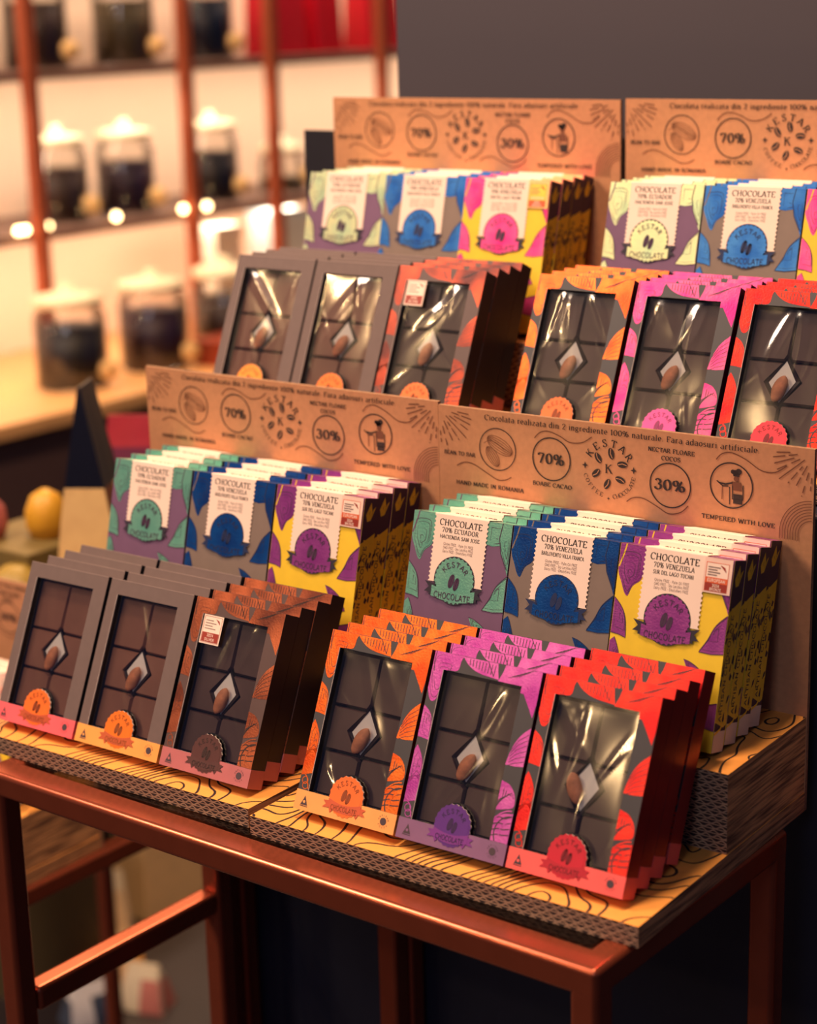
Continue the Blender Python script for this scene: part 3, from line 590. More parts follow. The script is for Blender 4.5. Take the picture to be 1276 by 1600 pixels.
    m.face([(xl / 1000, -.0003, BHT + .0006), (xr / 1000, -.0003, BHT + .0006), (xr / 1000, BTH, BHT + .0006), (xl / 1000, BTH, BHT + .0006)], LABELP)
    a.text('CHOCOLATE', 40, 7.2, 4.3, INK, 1, fit=35, wt=1.15); a.text(t2, 40, 11.8, 3.2, INK, 1, fit=30 if kind == 'teal' else 29, wt=1.2)
    a.text(t3, 40, 16.0, 2.5, INK, 1, fit=32.5 if kind != 'yellow' else 29, wt=1.3)
    GI = mat('grey_ink', (128, 104, 98))
    for i, t in enumerate(('Gluten FREE - Palm Oil FREE', 'GMO FREE - Soy Lecithin FREE', 'Dairy FREE - Emulsifiers FREE')): a.text(t, 39.5, 20.6 + i * 2.5, 1.8, GI, 1, serif=False, fit=24.5, wt=1.2)
    m.build('label', r)
    # seal
    m = MB(); a = Art(m, lambda x, y, lv: (x / 1000, -.00075 - .00008 * lv, BHT - y / 1000)); cx, cy = 39.4, 43.8
    rim = mat('seal_rim', (40, 34, 52)) if kind != 'blue' else mat('navy_ink', (14, 34, 82))
    a.disc(cx, cy, 16.6, rim, 0, 40)
    a.poly([(cx + (15.4 + (.9 if i % 2 else -.3)) * cos(2 * pi * i / 56), cy + (15.4 + (.9 if i % 2 else -.3)) * sin(2 * pi * i / 56)) for i in range(56)], lf, 1)
    for sx in (-1, 1):
        tl = [(cx + sx * x, y) for x, y in [(14, 48.2), (23.8, 46.6), (20, 50.4), (23.6, 54), (19.5, 54), (19.5, 56), (14, 56)]]
        a.poly(tl, rim, 1)
    a.poly(sp([(cx - 17.6, 49), (cx - 8, 51), (cx, 51.6), (cx + 8, 51), (cx + 17.6, 49)]) + sp([(cx + 17.6, 56.4), (cx + 8, 58), (cx, 58.6), (cx - 8, 58), (cx - 17.6, 56.4)]), lf, 2)
    a.arctext('KESTAR', cx, cy, 9.2, 3.6, ink, 142, 38, 3, wt=1.25)
    a.beans(cx, cy + 1.2, 5.6, ink, 3)
    a.text('CHOCOLATE', cx, 57.0, 4.2, ink, 4, serif=False, fit=30, wt=1.25)
    m.build('seal', r)
    if kind == 'yellow':
        m = MB(); a = Art(m, lambda x, y, lv: (x / 1000, -.0009 - .00008 * lv, BHT - y / 1000))
        gold = pale; c1 = GOLD if gold else LABELP
        a.poly([(60.8, .2), (80, .2), (80, 22.3), (60.8, 22.3)], mat('pale_gold', (250, 200, 130), .4) if gold else mat('blush_patch', (238, 200, 186)), 0)
        a.poly([(62.3, 3.2), (77.6, 3.2), (77.6, 21), (62.3, 21)], c1, 1); a.ribbon([(62.3, 3.2), (77.6, 3.2), (77.6, 21), (62.3, 21), (62.3, 3.2)], .4, AWARD_O, 2)
        a.poly([(62.3, 12.4), (77.6, 12.4), (77.6, 16), (62.3, 16)], GOLD if gold else AWARD_O, 2); a.poly([(62.3, 16), (77.6, 16), (77.6, 21), (62.3, 21)], AWARD_O if gold else AWARD_R, 2)
        a.text('EUROPEAN', 70, 15.2, 2, LABELP, 3, serif=False, fit=12.5, wt=1.5); a.text('2024', 70, 18.4, 1.8, LABELP, 3, serif=False, fit=5, wt=1.5); a.text('BRONZE', 70, 20.7, 1.7, LABELP, 3, serif=False, fit=8, wt=1.4)
        for k in range(4): a.ribbon([(63.6, 6 + k * 1.6), (72 - (k % 2) * 2, 6 + k * 1.6)], .6, mat('grey_ink', (128, 104, 98)), 3)
        a.ribbon([(72, 4.4), (74.5, 6), (76, 8.2)], 1.5, AWARD_R, 3, True)
        m.build('award_sticker', r)['label'] = 'small award sticker' + (' in gold foil' if gold else ' with orange and red bands')
    return r
ORD = ['front', 'second', 'third', 'rear']
def bar_column(key, col, kind, n=4, pale=False, gaps=None, only=None):
    loc, rz, wx, wp, bx, bp = STANDS[key]; proto = make_bar(kind, pale); rnd = random.Random(hash((key, col)) % 97 if False else ord(key) * 7 + col)
    colour = {'teal': 'plum bar with ' + ('pale mint' if pale else 'teal') + ' cocoa leaves', 'blue': 'grey bar with ' + ('bright' if pale else 'deep') + ' blue cocoa leaves', 'yellow': 'yellow bar with ' + ('magenta' if pale else 'purple') + ' cocoa leaves'}[kind]
    for k in range(n):
        o = proto if k == 0 else copy_tree(proto)
        dx = 0 if k == 0 else rnd.uniform(-.0008, .0008); gy = (gaps or {}).get(k, 0)
        x, y, z = bx + col * bp + dx, BY0 + k * BSP + gy, HS + BTH * sin(BLEAN) + .0004
        o.location = (loc[0] + x * cos(rz) - y * sin(rz), loc[1] + x * sin(rz) + y * cos(rz), loc[2] + z)
        o.rotation_euler = Matrix.Rotation(rz, 3, 'Z').to_4x4().to_3x3().__matmul__(Matrix.Rotation(-BLEAN, 3, 'X')).to_euler()
        tag(o, f'{colour}, {ORD[k]} in {SNAME[key]} stand row', 'chocolate bar', f'wrapped bars on the {SNAME[key]} stand')

# ------------------------------------------------------------ window boxes
def scallop(cx, cy, r, n=44, d=.6): return [(cx + (r + (d if i % 2 else -.1)) * cos(2 * pi * i / n), cy + (r + (d if i % 2 else -.1)) * sin(2 * pi * i / n)) for i in range(n)]
def film_height(x, y, rnd):
    return 0
WX0, WX1, WV0, WV1 = 9.0, 67.2, 11.0, 107.0
def make_window(spec, seed):
    name, base, lf, band, seal, ribbonc, side, choco, sticker = spec
    r = empty('chocolate_box'); m = MB(); w, h, t = WWD, WHT, WTH
    X0, X1, Z0, Z1 = WX0 / 1000, WX1 / 1000, h - WV1 / 1000, h - WV0 / 1000; zb = .0129; D = .0140
    # outer faces
    bs = mat(name + '_band_side', band, .5)
    m.box((0, 0, 0), (w, t, h), {'right': side, 'left': side, 'top': base if lf else mat('taupe_painted_shade', (84, 68, 67), .7), 'back': base, 'bottom': bs})  # plain top face painted darker, imitating shade between the stacked boxes
    def q(x0, z0, x1, z1, mm): m.face([(x0, 0, z0), (x1, 0, z0), (x1, 0, z1), (x0, 0, z1)], mm)
    q(0, 0, w, Z0, bs); q(0, Z0, X0, h, base); q(X1, Z0, w, h, base); q(X0, Z1, X1, h, base)
    # walls of the opening and thin bright cut edge
    for a, b in (((X0, Z0), (X0, Z1)), ((X0, Z1), (X1, Z1)), ((X1, Z1), (X1, Z0)), ((X1, Z0), (X0, Z0))):
        m.face([(a[0], 0, a[1]), (b[0], 0, b[1]), (b[0], D, b[1]), (a[0], D, a[1])], LINER)
    m.face([(X0, D, Z0), (X1, D, Z0), (X1, D, Z1), (X0, D, Z1)], LINER)
    e = .00028
    m.box((X0 - e, -.00045, Z0), (X0, .0004, Z1), EDGEP)
    # the band wraps round the foot
    m.box((-.0004, -.0004, -.0001), (w + .0004, .0, zb), {'front': bs, 'top': bs, 'left': bs, 'right': bs})
    m.box((w, -.0004, -.0001), (w + .0004, t, zb), {'right': bs, 'top': bs, 'back': bs})
    rects = [(0.1, 0.1, WX0 - .3, 106.9), (WX1, 0.1, 79.9, 106.9), (WX0 - .3, 0.1, WX1, WV0)]
    a = Art(m, lambda x, y, lv: (x / 1000, -.00006 * lv - .00003, h - y / 1000), rects); sp = smooth_pts
    if not lf: a.ribbon([(0, .3), (80, .3)], .5, mat('taupe_edge_light', (146, 124, 118), .6), 1)  # painted pale line imitates light catching the top edge
    if lf:
        ink = mat('box_ink', (62, 54, 62)) if name != 'copper' else mat('umber_ink', (48, 30, 32))
        def hf(P, seed, nn=5, ol=True): a.hatch(P, lf, ink, 1, nn, .4, seed); (a.ribbon(P, .35, lf, 3) if False else None)
        hf(sp([(1.5, -2), (-2, 12), (-.6, 22), (3, 30.8), (6.9, 31.1), (9.5, 24), (10, 12), (19, 10), (20.5, 4), (20.5, -2)], True), 1, 6)
        a.ribbon([(1.2, 0), (.9, 8), (2.2, 13)], .5, ink, 2)
        P = sp([(21.3, .3), (26.8, 5.2), (35.1, 8.6), (50.0, 10.2)]) + [(48.5, 5), (47.5, .3)]
        a.poly(P, lf, 1)
        for k in range(9): a.ribbon([(27 + k * 2.4, 1 + k * .1), (27.4 + k * 2.3, 5 + k * .45)], .5, ink, 2)
        a.ribbon([(40, 0), (46, 9)], .5, ink, 2)
        P = [(53.5, -1), (52.2, 5), (49.6, 11.5), (63.5, 11.5), (66.5, 15.2), (69.6, 15.4), (73.5, 20.9), (78.9, 29), (81, 12), (81, -1)]
        a.poly(P, lf, 1)
        for k in range(6): a.ribbon([(56 + k * 1.5, 8 - k * .3), (61 + k * 2.3, 5.6 - k), (66 + k * 2, 5 - k)], .4, ink, 2, True)
        for k in range(4): a.ribbon([(71 + k * 2, 8 + k), (73 + k * 1.5, 16 + k)], .3, ink, 2, True)
        hf(sp([(-1, 34.5), (5.1, 38.6), (8.2, 45.1), (8.6, 56.3)]) + [(3, 55.6), (-1, 55.5)], 3, 5); hf(sp([(1.6, 60.5), (5, 65), (8.2, 72), (9.4, 84)]) + [(9.4, 84), (4.8, 80), (-1, 88), (-1, 66)], 4, 4)
        a.poly([(-1, 82), (9, 78), (9, 95), (-1, 98)], lf, 1)
        for yy in (100.5, 103.8): a.ring(4 + (yy - 100) * .3, yy, 2.3, .5, lf, 1, 14)
        a.ribbon([(0, 95), (5, 98), (8, 106)], .6, lf, 1)
        P = sp([(81, 34), (74, 40.5), (69.5, 49), (67.0, 59.9)]) + [(74, 59.8), (81, 58.8)]
        a.poly(P, lf, 1)
        for k in range(6): a.ribbon([(79.6, 39 + k * 3.4), (73, 44 + k * 2.8), (69, 51 + k * 1.8)], .35, ink, 2)
        P = sp([(66.8, 69.5), (73.7, 71.6), (78.2, 77), (79, 84), (73, 86.5), (66.8, 88)])
        a.poly(P, lf, 1)
        for k in range(5): a.ribbon([(67, 86 - k), (70 + k * 1.5, 80 - k), (70 + k * 2, 74 + k * 1.3)], .5, ink, 2)
        for r_ in (14.5, 11, 7.5): a.ribbon(arc(80, 101, r_, r_, 150, 265, 14), .8, lf if r_ != 11 else ink, 3)
        a.poly([(67.4, 92), (74, 89), (80, 88), (80, 106.8), (67.4, 106.8)], lf, 1)
        for k in range(4): a.ribbon([(67.2, 93 + k * 3.6), (71, 91.6 + k * 3.6), (75, 92 + k * 3.4), (79.6, 90 + k * 3.8)], .7, ink, 2)
    # print on the band
    b = Art(m, lambda x, y, lv: (x / 1000, -.00045 - .00006 * lv, h - y / 1000)); gi = mat('band_ink', (72, 56, 66))
    for px, py in ((7.4, 113.6),):
        b.poly([(px - 2.8, py + 2.8), (px - 1, py - .8), (px, py - 3.4), (px + 1.2, py - .8), (px + 2.9, py + 2.8)], gi, 1); b.disc(px, py + .6, 1.0, mat(name + '_band_side', band, .5), 2, 8); b.ribbon([(px - 3, py + 3.4), (px + 3, py + 3.6)], .5, gi, 1)
    b.disc(71, 113.2, 2.5, gi, 1, 10); b.arctext('ARTISAN', 71, 113.2, 3.3, 1.1, gi, 160, 20, 1); b.arctext('COCOA', 71, 113.2, 4.3, 1.1, gi, 215, 325, 1, inside=True)
    if False:
        c = Art(m, lambda x, y, lv: (w + .00006 * lv + .0001, x / 1000, h - y / 1000), [(.2, .2, t * 1000 - .2, 106)])
        dk = mat('side_shadow_ink', (70, 14, 26))
        for k in range(5): c.hatch(sp([(1, 8 + k * 21), (12, 4 + k * 21), (14, 16 + k * 21), (5, 22 + k * 21)], True), lf, dk, 1, 3, .5, k)
    m.build('carton', r)
    # black tab behind the seal
    cx, cy = 39.4, 104.4
    m = MB(); a = Art(m, lambda x, y, lv: (x / 1000, .0026, h - y / 1000), [(WX0, WV0, WX1, WV1)]); a.disc(cx + .6, cy - .4, 14.2, LINER, 0, 36); m.build('seal_backing', r)
    # seal with ribbon, a real thin disc
    m = MB(); sm = mat('seal_' + seal[0], seal[1], .42); rm = mat('ribbon_' + ribbonc[0], ribbonc[1], .45); sk = mat('seal_ink_' + ribbonc[0], tuple(int(v * .62) for v in seal[1]))
    P = scallop(cx, cy, 13.0); vs = [(x / 1000, -.0006, h - y / 1000) for x, y in P] + [(x / 1000, .0006, h - y / 1000) for x, y in P]; n = len(P)
    m.mesh(vs, [tuple(range(n))[::-1]], sm); m.mesh(vs, [(i, (i + 1) % n, (i + 1) % n + n, i + n) for i in range(n)], EDGEP)
    a = Art(m, lambda x, y, lv: (x / 1000, -.0007 - .00007 * lv, h - y / 1000))
    a.disc(cx, cy, 12.0, sm, 0, 40)
    for sx in (-1, 1): a.poly([(cx + sx * x, y) for x, y in [(10, 108.6), (17, 109.6), (14.6, 111.6), (17.2, 114), (12, 113.6), (10.5, 116.5), (8, 114)]], rm, 0)
    a.poly(sp([(cx - 13, 107.6), (cx - 6, 109.4), (cx, 110), (cx + 6, 109.4), (cx + 13, 107.6)]) + sp([(cx + 13, 113.2), (cx + 6, 115), (cx, 115.6), (cx - 6, 115), (cx - 13, 113.2)]), rm if ribbonc[2] else sm, 1)
    a.arctext('KESTAR', cx, cy, 7.6, 2.9, sk, 145, 35, 2, wt=1.2); a.beans(cx, cy, 4.6, sk, 2); a.text('CHOCOLATE', cx, 114.2, 3.2, sk, 3, serif=False, fit=21, wt=1.2)
    m.build('seal', r)
    # chocolate slab: two by three blocks with a lozenge hollow
    m = MB(); zc = .0074
    gx = [WX0 + .5, 39.2, WX1 - .3]; gy = [WV0 + 1, 48, 78, WV1 + 0]
    zf, zg = zc - .0014, zc + .0010
    hole = [(38.9, 44.5), (50.8, 61), (38.8, 79.5), (25.8, 63.5)]
    def blk(P):                                   # one moulded block: raised face with sloping sides
        n = len(P); cx_, cy_ = sum(q[0] for q in P) / n, sum(q[1] for q in P) / n
        I = [(x + (cx_ - x) / math.hypot(cx_ - x, cy_ - y) * 1.5, y + (cy_ - y) / math.hypot(cx_ - x, cy_ - y) * 1.5) for x, y in P]
        vs = [(x / 1000, zg, h - y / 1000) for x, y in P] + [(x / 1000, zf, h - y / 1000) for x, y in I]
        m.mesh(vs, [tuple(range(n, 2 * n))] + [(k, (k + 1) % n, (k + 1) % n + n, k + n) for k in range(n)], choco)
    g_ = .5; xa, xb, xc = gx; ya, yb_, yc_, yd = gy
    blk([(xa, ya), (xb - g_, ya), (xb - g_, 44), (36.6, yb_ - g_), (xa, yb_ - g_)]); blk([(xb + g_, ya), (xc, ya), (xc, yb_ - g_), (41.6, yb_ - g_), (xb + g_, 44.5)])
    blk([(xa, yb_ + g_), (35.9, yb_ + g_), (25.6, 62.6), (25.6, 64), (35, yc_ - g_), (xa, yc_ - g_)]); blk([(42, yb_ + g_), (xc, yb_ + g_), (xc, yc_ - g_), (40.6, yc_ - g_), (51.2, 61.4), (51, 60.4)])
    blk([(xa, yc_ + g_), (36.2, yc_ + g_), (xb - g_, 80.5), (xb - g_, yd), (xa, yd)]); blk([(xb + g_, 80), (40.4, yc_ + g_), (xc, yc_ + g_), (xc, yd), (xb + g_, yd)])
    slab = m.build('chocolate_slab', r)
    # lozenge
    rnd = random.Random(seed); c0x, c0y = 38.3, 62
    L = [(c0x + .6, c0y - 17.5), (c0x + 12.5, c0y - 1), (c0x + .5, c0y + 17.5), (c0x - 12.5, c0y + 1.5)]
    m = MB(); f3 = lambda x, y, d: (x / 1000, d, h - y / 1000)
    inn = [(c0x - .8 + (x - c0x) * .78, c0y + (y - c0y) * .84) for x, y in L]
    for i in range(4):
        j = (i + 1) % 4; m.face([f3(*L[i], .0060), f3(*inn[i], .0072), f3(*inn[j], .0072), f3(*L[j], .0060)], mat('lozenge_chocolate', (40, 30, 34), .35))
    m.build('lozenge', slab)
    m = MB(); m.face([f3(x, y, .0070) for x, y in inn][::-1], WHITEP); m.build('white_patch', slab)
    m = MB(); vs = []; fs = []; na, nb = 10, 14; ang = radians(rnd.uniform(15, 32)) * (-1 if name == 'red' and seed % 2 else 1)
    bx, by = c0x + (-1.0 if name != 'red' else -6), c0y + (5.5 if name != 'red' else 2)
    for i in range(na + 1):
        th = pi * i / na
        for k in range(nb):
            ph = 2 * pi * k / nb; q_ = 1 + .06 * sin(3 * ph + i)
            lx = 5.2 * sin(th) * cos(ph) * q_; ly = 9.5 * -cos(th) * (1 - .05 * sin(ph)); lz = 2.4 * sin(th) * sin(ph)
            vs.append(((bx + lx * cos(ang) - ly * sin(ang)) / 1000, .0048 + lz / 1000, h - (by + lx * sin(ang) + ly * cos(ang)) / 1000))
    for i in range(na):
        for k in range(nb): fs.append((i * nb + k, i * nb + (k + 1) % nb, (i + 1) * nb + (k + 1) % nb, (i + 1) * nb + k))
    m.mesh(vs, fs, BEANM, True); m.build('cocoa_bean', slab)
    # wrinkled clear film
    m = MB(); nx, ny = 40, 64; folds = []
    for k in range(3):
        tx_ = (WX0 + WX1) / 2 + rnd.uniform(-20, 22); fa = rnd.uniform(-.75, .75); folds.append((tx_, rnd.choice((26, 34, 88)) + rnd.uniform(-6, 6), fa, rnd.uniform(.8, 1.7), rnd.uniform(4, 9), rnd.uniform(14, 30)))
    for k in range(4): folds.append((rnd.choice((16, 20, 56, 61)), rnd.uniform(20, 98), rnd.uniform(-.9, .9), rnd.uniform(.2, .6), rnd.uniform(1.2, 3), rnd.uniform(6, 18)))
    vs = []; fs = []
    for j in range(ny + 1):
        for i in range(nx + 1):
            x = WX0 + (WX1 - WX0) * i / nx; y = WV0 + (WV1 - WV0) * j / ny; d = 0
            for fx, fy, fa, am, wd, ln in folds:
                u = (x - fx) * cos(fa) + (y - fy) * sin(fa) + .8 * sin(y / 13 + fx); v_ = -(x - fx) * sin(fa) + (y - fy) * cos(fa)
                d += am * max(0, 1 - abs(u) / wd) ** 1.3 * math.exp(-(v_ / ln) ** 2)
            d += .45 * sin(x / 8.5 + seed) * sin(y / 15 + seed * 2) + .5 * math.exp(-((x - 38) / 14) ** 2 - ((y - 64) / 22) ** 2)
            e_ = max(0, min(1, (x - WX0) / 5, (WX1 - x) / 5, (y - WV0) / 6, (WV1 - y) / 6))
            vs.append((x / 1000, .0022 - min(d, 2.4) * .0006 * e_, h - y / 1000))
    for j in range(ny):
        for i in range(nx): a_ = j * (nx + 1) + i; fs.append((a_, a_ + nx + 1, a_ + nx + 2, a_ + 1))
    m.mesh(vs, fs, FILM, True); m.build('plastic_window', r)
    if sticker:
        m = MB(); a = Art(m, lambda x, y, lv: (x / 1000, -.0008 - .00008 * lv, h - y / 1000))
        a.poly([(10.6, 11.2), (28.4, 11.2), (28.4, 31.4), (10.6, 31.4)], LABELP, 0); a.ribbon([(11.6, 12.2), (27.4, 12.2), (27.4, 30.4), (11.6, 30.4), (11.6, 12.2)], .35, AWARD_R, 1)
        a.poly([(12, 23.4), (27, 23.4), (27, 30), (12, 30)], AWARD_R, 1); a.text('2024', 19.5, 26.2, 2, LABELP, 2, serif=False, fit=6, wt=1.4); a.text('SILVER', 19.5, 29.2, 1.9, LABELP, 2, serif=False, fit=9, wt=1.4)
        for k in range(4): a.ribbon([(13, 15 + k * 1.9), (20 + (k % 2) * 3, 15 + k * 1.9)], .6, mat('grey_ink', (128, 104, 98)), 1)
        a.ribbon([(22, 13.6), (24.6, 15), (26, 17)], 1.3, AWARD_R, 1, True)
        m.build('award_sticker', r)['label'] = 'cream award sticker with a red foot'
    return r
OR = foil('orange_foil', (236, 84, 30), (250, 128, 52)); PP = foil('purple_foil', (176, 58, 170), (208, 104, 196)); RD = foil('red_foil', (222, 30, 40), (250, 62, 52))
CP = foil('copper_foil', (116, 58, 46), (206, 112, 74), 28); MGN = foil('magenta_box_foil', (206, 40, 140), (226, 98, 150))
SP_ = {
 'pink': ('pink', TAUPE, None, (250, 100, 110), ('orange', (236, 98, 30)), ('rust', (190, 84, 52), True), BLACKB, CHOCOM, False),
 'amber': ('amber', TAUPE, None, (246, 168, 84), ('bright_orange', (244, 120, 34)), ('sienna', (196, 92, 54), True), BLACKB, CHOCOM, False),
 'copper': ('copper', mat('brown_board', (84, 62, 62), .5), CP, (186, 106, 110), ('umber', (84, 48, 48)), ('dark_umber', (84, 50, 50), True), BLACKB, CHOCO, True),
 'orange': ('orange', DARK, OR, (250, 170, 96), ('tangerine', (246, 116, 52)), ('rust2', (206, 92, 60), True), mat('orange_side', (120, 44, 22), .5), CHOCO, False),
 'purple': ('purple', DARK, PP, (132, 92, 132), ('violet', (88, 36, 130)), ('deep_violet', (120, 48, 140), True), mat('purple_side', (34, 14, 44), .5), CHOCO, False),
 'red': ('red', DARK, RD, (250, 98, 96), ('crimson', (200, 24, 54)), ('wine', (184, 26, 50), True), mat('red_side', (150, 14, 34), .3, metal=.5), CHOCO, False),
 'copper2': ('copper2', mat('brown_board', (84, 62, 62), .5), foil('red_copper_foil', (84, 40, 42), (196, 80, 54), 28), (186, 106, 110), ('orange3', (244, 120, 50)), ('rust', (190, 84, 52), True), BLACKB, CHOCO, True),
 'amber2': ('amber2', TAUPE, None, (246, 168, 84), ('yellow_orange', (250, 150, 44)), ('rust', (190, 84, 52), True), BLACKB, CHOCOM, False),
 'magenta': ('magenta', DARK, MGN, (150, 60, 120), ('hot_pink', (240, 84, 170)), ('plum3', (180, 60, 130), True), mat('purple_side', (34, 14, 44), .5), CHOCO, False),
 'scarlet': ('scarlet', DARK, foil('scarlet_foil', (206, 20, 36), (244, 60, 40)), (250, 98, 96), ('scarlet', (244, 44, 70)), ('wine', (184, 26, 50), True), mat('red_side', (108, 10, 26), .45), CHOCO, False)}
DESC = {'pink': 'taupe window box with pink foot', 'amber': 'taupe window box with amber foot', 'copper': 'brown window box with copper leaves',
        'orange': 'orange leaf window box', 'purple': 'purple leaf window box', 'red': 'red leaf window box with coral foot',
        'copper2': 'dark window box with cream award sticker', 'amber2': 'leftmost taupe window box', 'magenta': 'magenta leaf window box with hot pink seal', 'scarlet': 'scarlet leaf window box with scarlet seal'}
def window_column(key, col, sp, n=4, dys=None, jit=.0006):
    loc, rz, wx, wp, bx, bp = STANDS[key]; proto = make_window(SP_[sp], ord(key) * 3 + col); rnd = random.Random(ord(key) + col * 5)
    for k in range(n):
        o = proto if k == 0 else copy_tree(proto)
        dy = (dys or {}).get(k, 0); dx = 0 if k == 0 else rnd.uniform(-jit, jit)
        x, y, z = wx + col * wp + dx, WY0 + k * WSP + dy, WTH * sin(WLEAN) + .0006
        o.location = (loc[0] + x * cos(rz) - y * sin(rz), loc[1] + x * sin(rz) + y * cos(rz), loc[2] + z)
        o.rotation_euler = (Matrix.Rotation(rz, 3, 'Z') @ Matrix.Rotation(-WLEAN, 3, 'X')).to_euler()
        tag(o, f'{DESC[sp]}, {ORD[k]} of pile, {SNAME[key]} stand', 'chocolate box', f'window boxes on the {SNAME[key]} stand')
for c, s in enumerate(('orange', 'purple', 'red')): window_column('A', c, s, dys={3: .004} if s == 'red' else None)
for c, s in enumerate(('pink', 'amber', 'copper')): window_column('B', c, s)
for c, s in enumerate(('amber2', 'amber', 'copper2')): window_column('C', c, s)
for c, s in enumerate(('orange', 'magenta', 'scarlet')): window_column('D', c, s)
for key, pale in (('A', False), ('B', False), ('C', True), ('D', True)):
    for c, s in enumerate(('teal', 'blue', 'yellow')): bar_column(key, c, s, 4, pale, gaps={1: .0, 2: .001, 3: .0018})
bar_column('E', 1, 'blue', 2); bar_column('E', 2, 'yellow', 2)

# ------------------------------------------------------------ table, riser and goods at far left
frame_table('display_table', -1.30, -.735, .02, .76, -.2482, 'copper metal frame table at far left under the stand cut off by the frame')
m = MB(); m.box((-1.27, .33, -.2480), (-.76, .72, -.10), mat('charcoal_laminate', (44, 38, 42), .5))
tag(m.build('riser_cabinet', bevel=.002), 'low charcoal riser behind the far left stand, carrying the gold pouch', 'riser')
def pouch(name, x, y, z, w, d, h, rz, mats, label, cat, tipk=.12, neck=.68):
    body, side, top = mats; r = empty(name, (x, y, z), (0, 0, rz)); m = MB()
    def ring(t):
        k = 1 - t ** 1.6; ww = w * (.5 + .0 * t) * (1 - t * .35); dd = max(d * .5 * k, .0012); return [(-ww, -dd, t * h), (0, -dd * 1.06, t * h), (ww, -dd, t * h), (ww, dd, t * h), (0, dd * 1.06, t * h), (-ww, dd, t * h)]
    T = [0, .12, .3, .5, neck]; R = [ring(t) for t in T]
    for a, b in zip(R[:-1], R[1:]):
        for k in range(6): m.face([a[k], a[(k + 1) % 6], b[(k + 1) % 6], b[k]], side if k == 0 else body)
    m.face(R[0][::-1], body); m.build('pouch_body', r)
    m = MB(); T = [neck, .85, 1.0]; R = [ring(t) for t in T]
    for a, b in zip(R[:-1], R[1:]):
        for k in range(6): m.face([a[k], a[(k + 1) % 6], b[(k + 1) % 6], b[k]], top)
    m.face(R[-1], top); m.build('pouch_top', r)
    m = MB()
    for a, b in ((ring(.3), ring(.5)), (ring(.5), ring(neck)), (ring(0), ring(.3))):
        for k in (2,): m.face([(a[k][0] + .0004, a[k][1] - .001, a[k][2]), (a[k][0] + .0004, a[k][1] + .008, a[k][2]), (b[k][0] + .0004, b[k][1] + .008, b[k][2]), (b[k][0] + .0004, b[k][1] - .001, b[k][2])], top)
    m.build('pouch_seam', r); tag(r, label, cat); return r
GOLDP = mat('gold_pouch_paper', (252, 208, 142), .35, metal=.1); BRNP = mat('brown_pouch_paper', (120, 70, 44), .5); BLKP = mat('black_pouch_film', (14, 16, 34), .35)
pouch('coffee_pouch', -.868, .395, -.0995, .075, .075, .262, radians(122), (GOLDP, BRNP, BLKP), 'gold stand-up pouch with black folded top, left of the lower left stand', 'pouch', neck=.62)
REDP = mat('red_gift_paper', (150, 14, 34), .4); PLMP = mat('plum_gift_paper', (92, 10, 52), .45)
pouch('gift_pouch', -1.02, .60, -.0995, .085, .07, .175, radians(30), (PLMP, PLMP, REDP), 'blurred plum pouch with red top behind the lower left stand', 'pouch', neck=.8)
m = MB(); m.lathe([(.018, 0), (.023, .014), (.023, .03), (.016, .046), (.004, .053)], mat('lemon_wrap', (206, 152, 40), .45), 20); m.v = [(x - 1.05, y + .49, z - .0435) for x, y, z in m.v]
tag(m.build('easter_egg'), 'blurred lemon yellow wrapped egg left of the gold pouch', 'egg')
m = MB(); m.lathe([(.015, 0), (.02, .014), (.018, .034), (.008, .046)], mat('rose_wrap', (170, 92, 92), .5), 16); m.v = [(x - 1.098, y + .45, z - .0435) for x, y, z in m.v]
tag(m.build('candy_cone'), 'blurred rose wrapped sweet beside the yellow egg', 'sweet')
m = MB(); m.box((-1.135, .425, -.0997), (-1.01, .53, -.0437), mat('olive_card', (110, 92, 48), .6)); tag(m.build('gift_box', bevel=.002), 'blurred olive box carrying the yellow egg and rose sweet', 'box')
m = MB(); m.lathe([(.024, 0), (.032, .012), (.030, .032), (.012, .045)], mat('olive_wrap', (150, 124, 50), .5), 16); m.v = [(x - 1.02, y + .415, z - .0995) for x, y, z in m.v]
tag(m.build('candy_tin'), 'blurred olive wrapped sweet behind the tall taupe boxes', 'sweet')
m = MB(); m.box((-.668, .5055, .1857), (-.30, .509, .402), BLACKB); tag(m.build('black_backing_board'), 'black board edge showing left of the upper left stand', 'board')

# ------------------------------------------------------------ lit wall shelving
SHX, SHB = -2.30, -2.58
LITB = mat('cream_back_panel', (250, 222, 196), .7, var=.02, scale=5); SHW = mat('dark_shelf_wood', (120, 90, 80), .45)
CPP = mat('copper_post', (170, 84, 54), .45, metal=.3)
r = empty('wall_shelving', (-2.44, 2.3, -.18)); ox, oy, oz = r.location
def part(nm, a, b, mm, bev=.001):
    q = MB(); q.box((a[0] - ox, a[1] - oy, a[2] - oz), (b[0] - ox, b[1] - oy, b[2] - oz), mm); return q.build(nm, r, bevel=bev)
part('back_panel', (SHB - .015, .9, -.18), (SHB, 4.3, 1.25), LITB)
for z in (.385, .085, .72, 1.05): part('shelf', (SHB, .9, z), (SHX, 4.3, z + .018), SHW)
for y in (.95, 1.30, 1.585, 2.0, 2.262, 2.64, 3.05, 3.5, 4.0): part('post', (SHX, y, -.18), (SHX + .024, y + .024, 1.25), CPP)
tag(r, 'blurred wall shelving with copper posts and cream lit backs at upper left', 'shelving')
for z in (.382, .082, .717):
    area('shelf_light', (SHX - .05, 2.35, z - .006), (SHX - .16, 2.35, z - .3), 3.2, 9 if z < .5 else 8, (1.0, .74, .54), sy=.03)
r = empty('wall_counter', (-2.3, 2.3, FLOOR)); ox, oy, oz = r.location
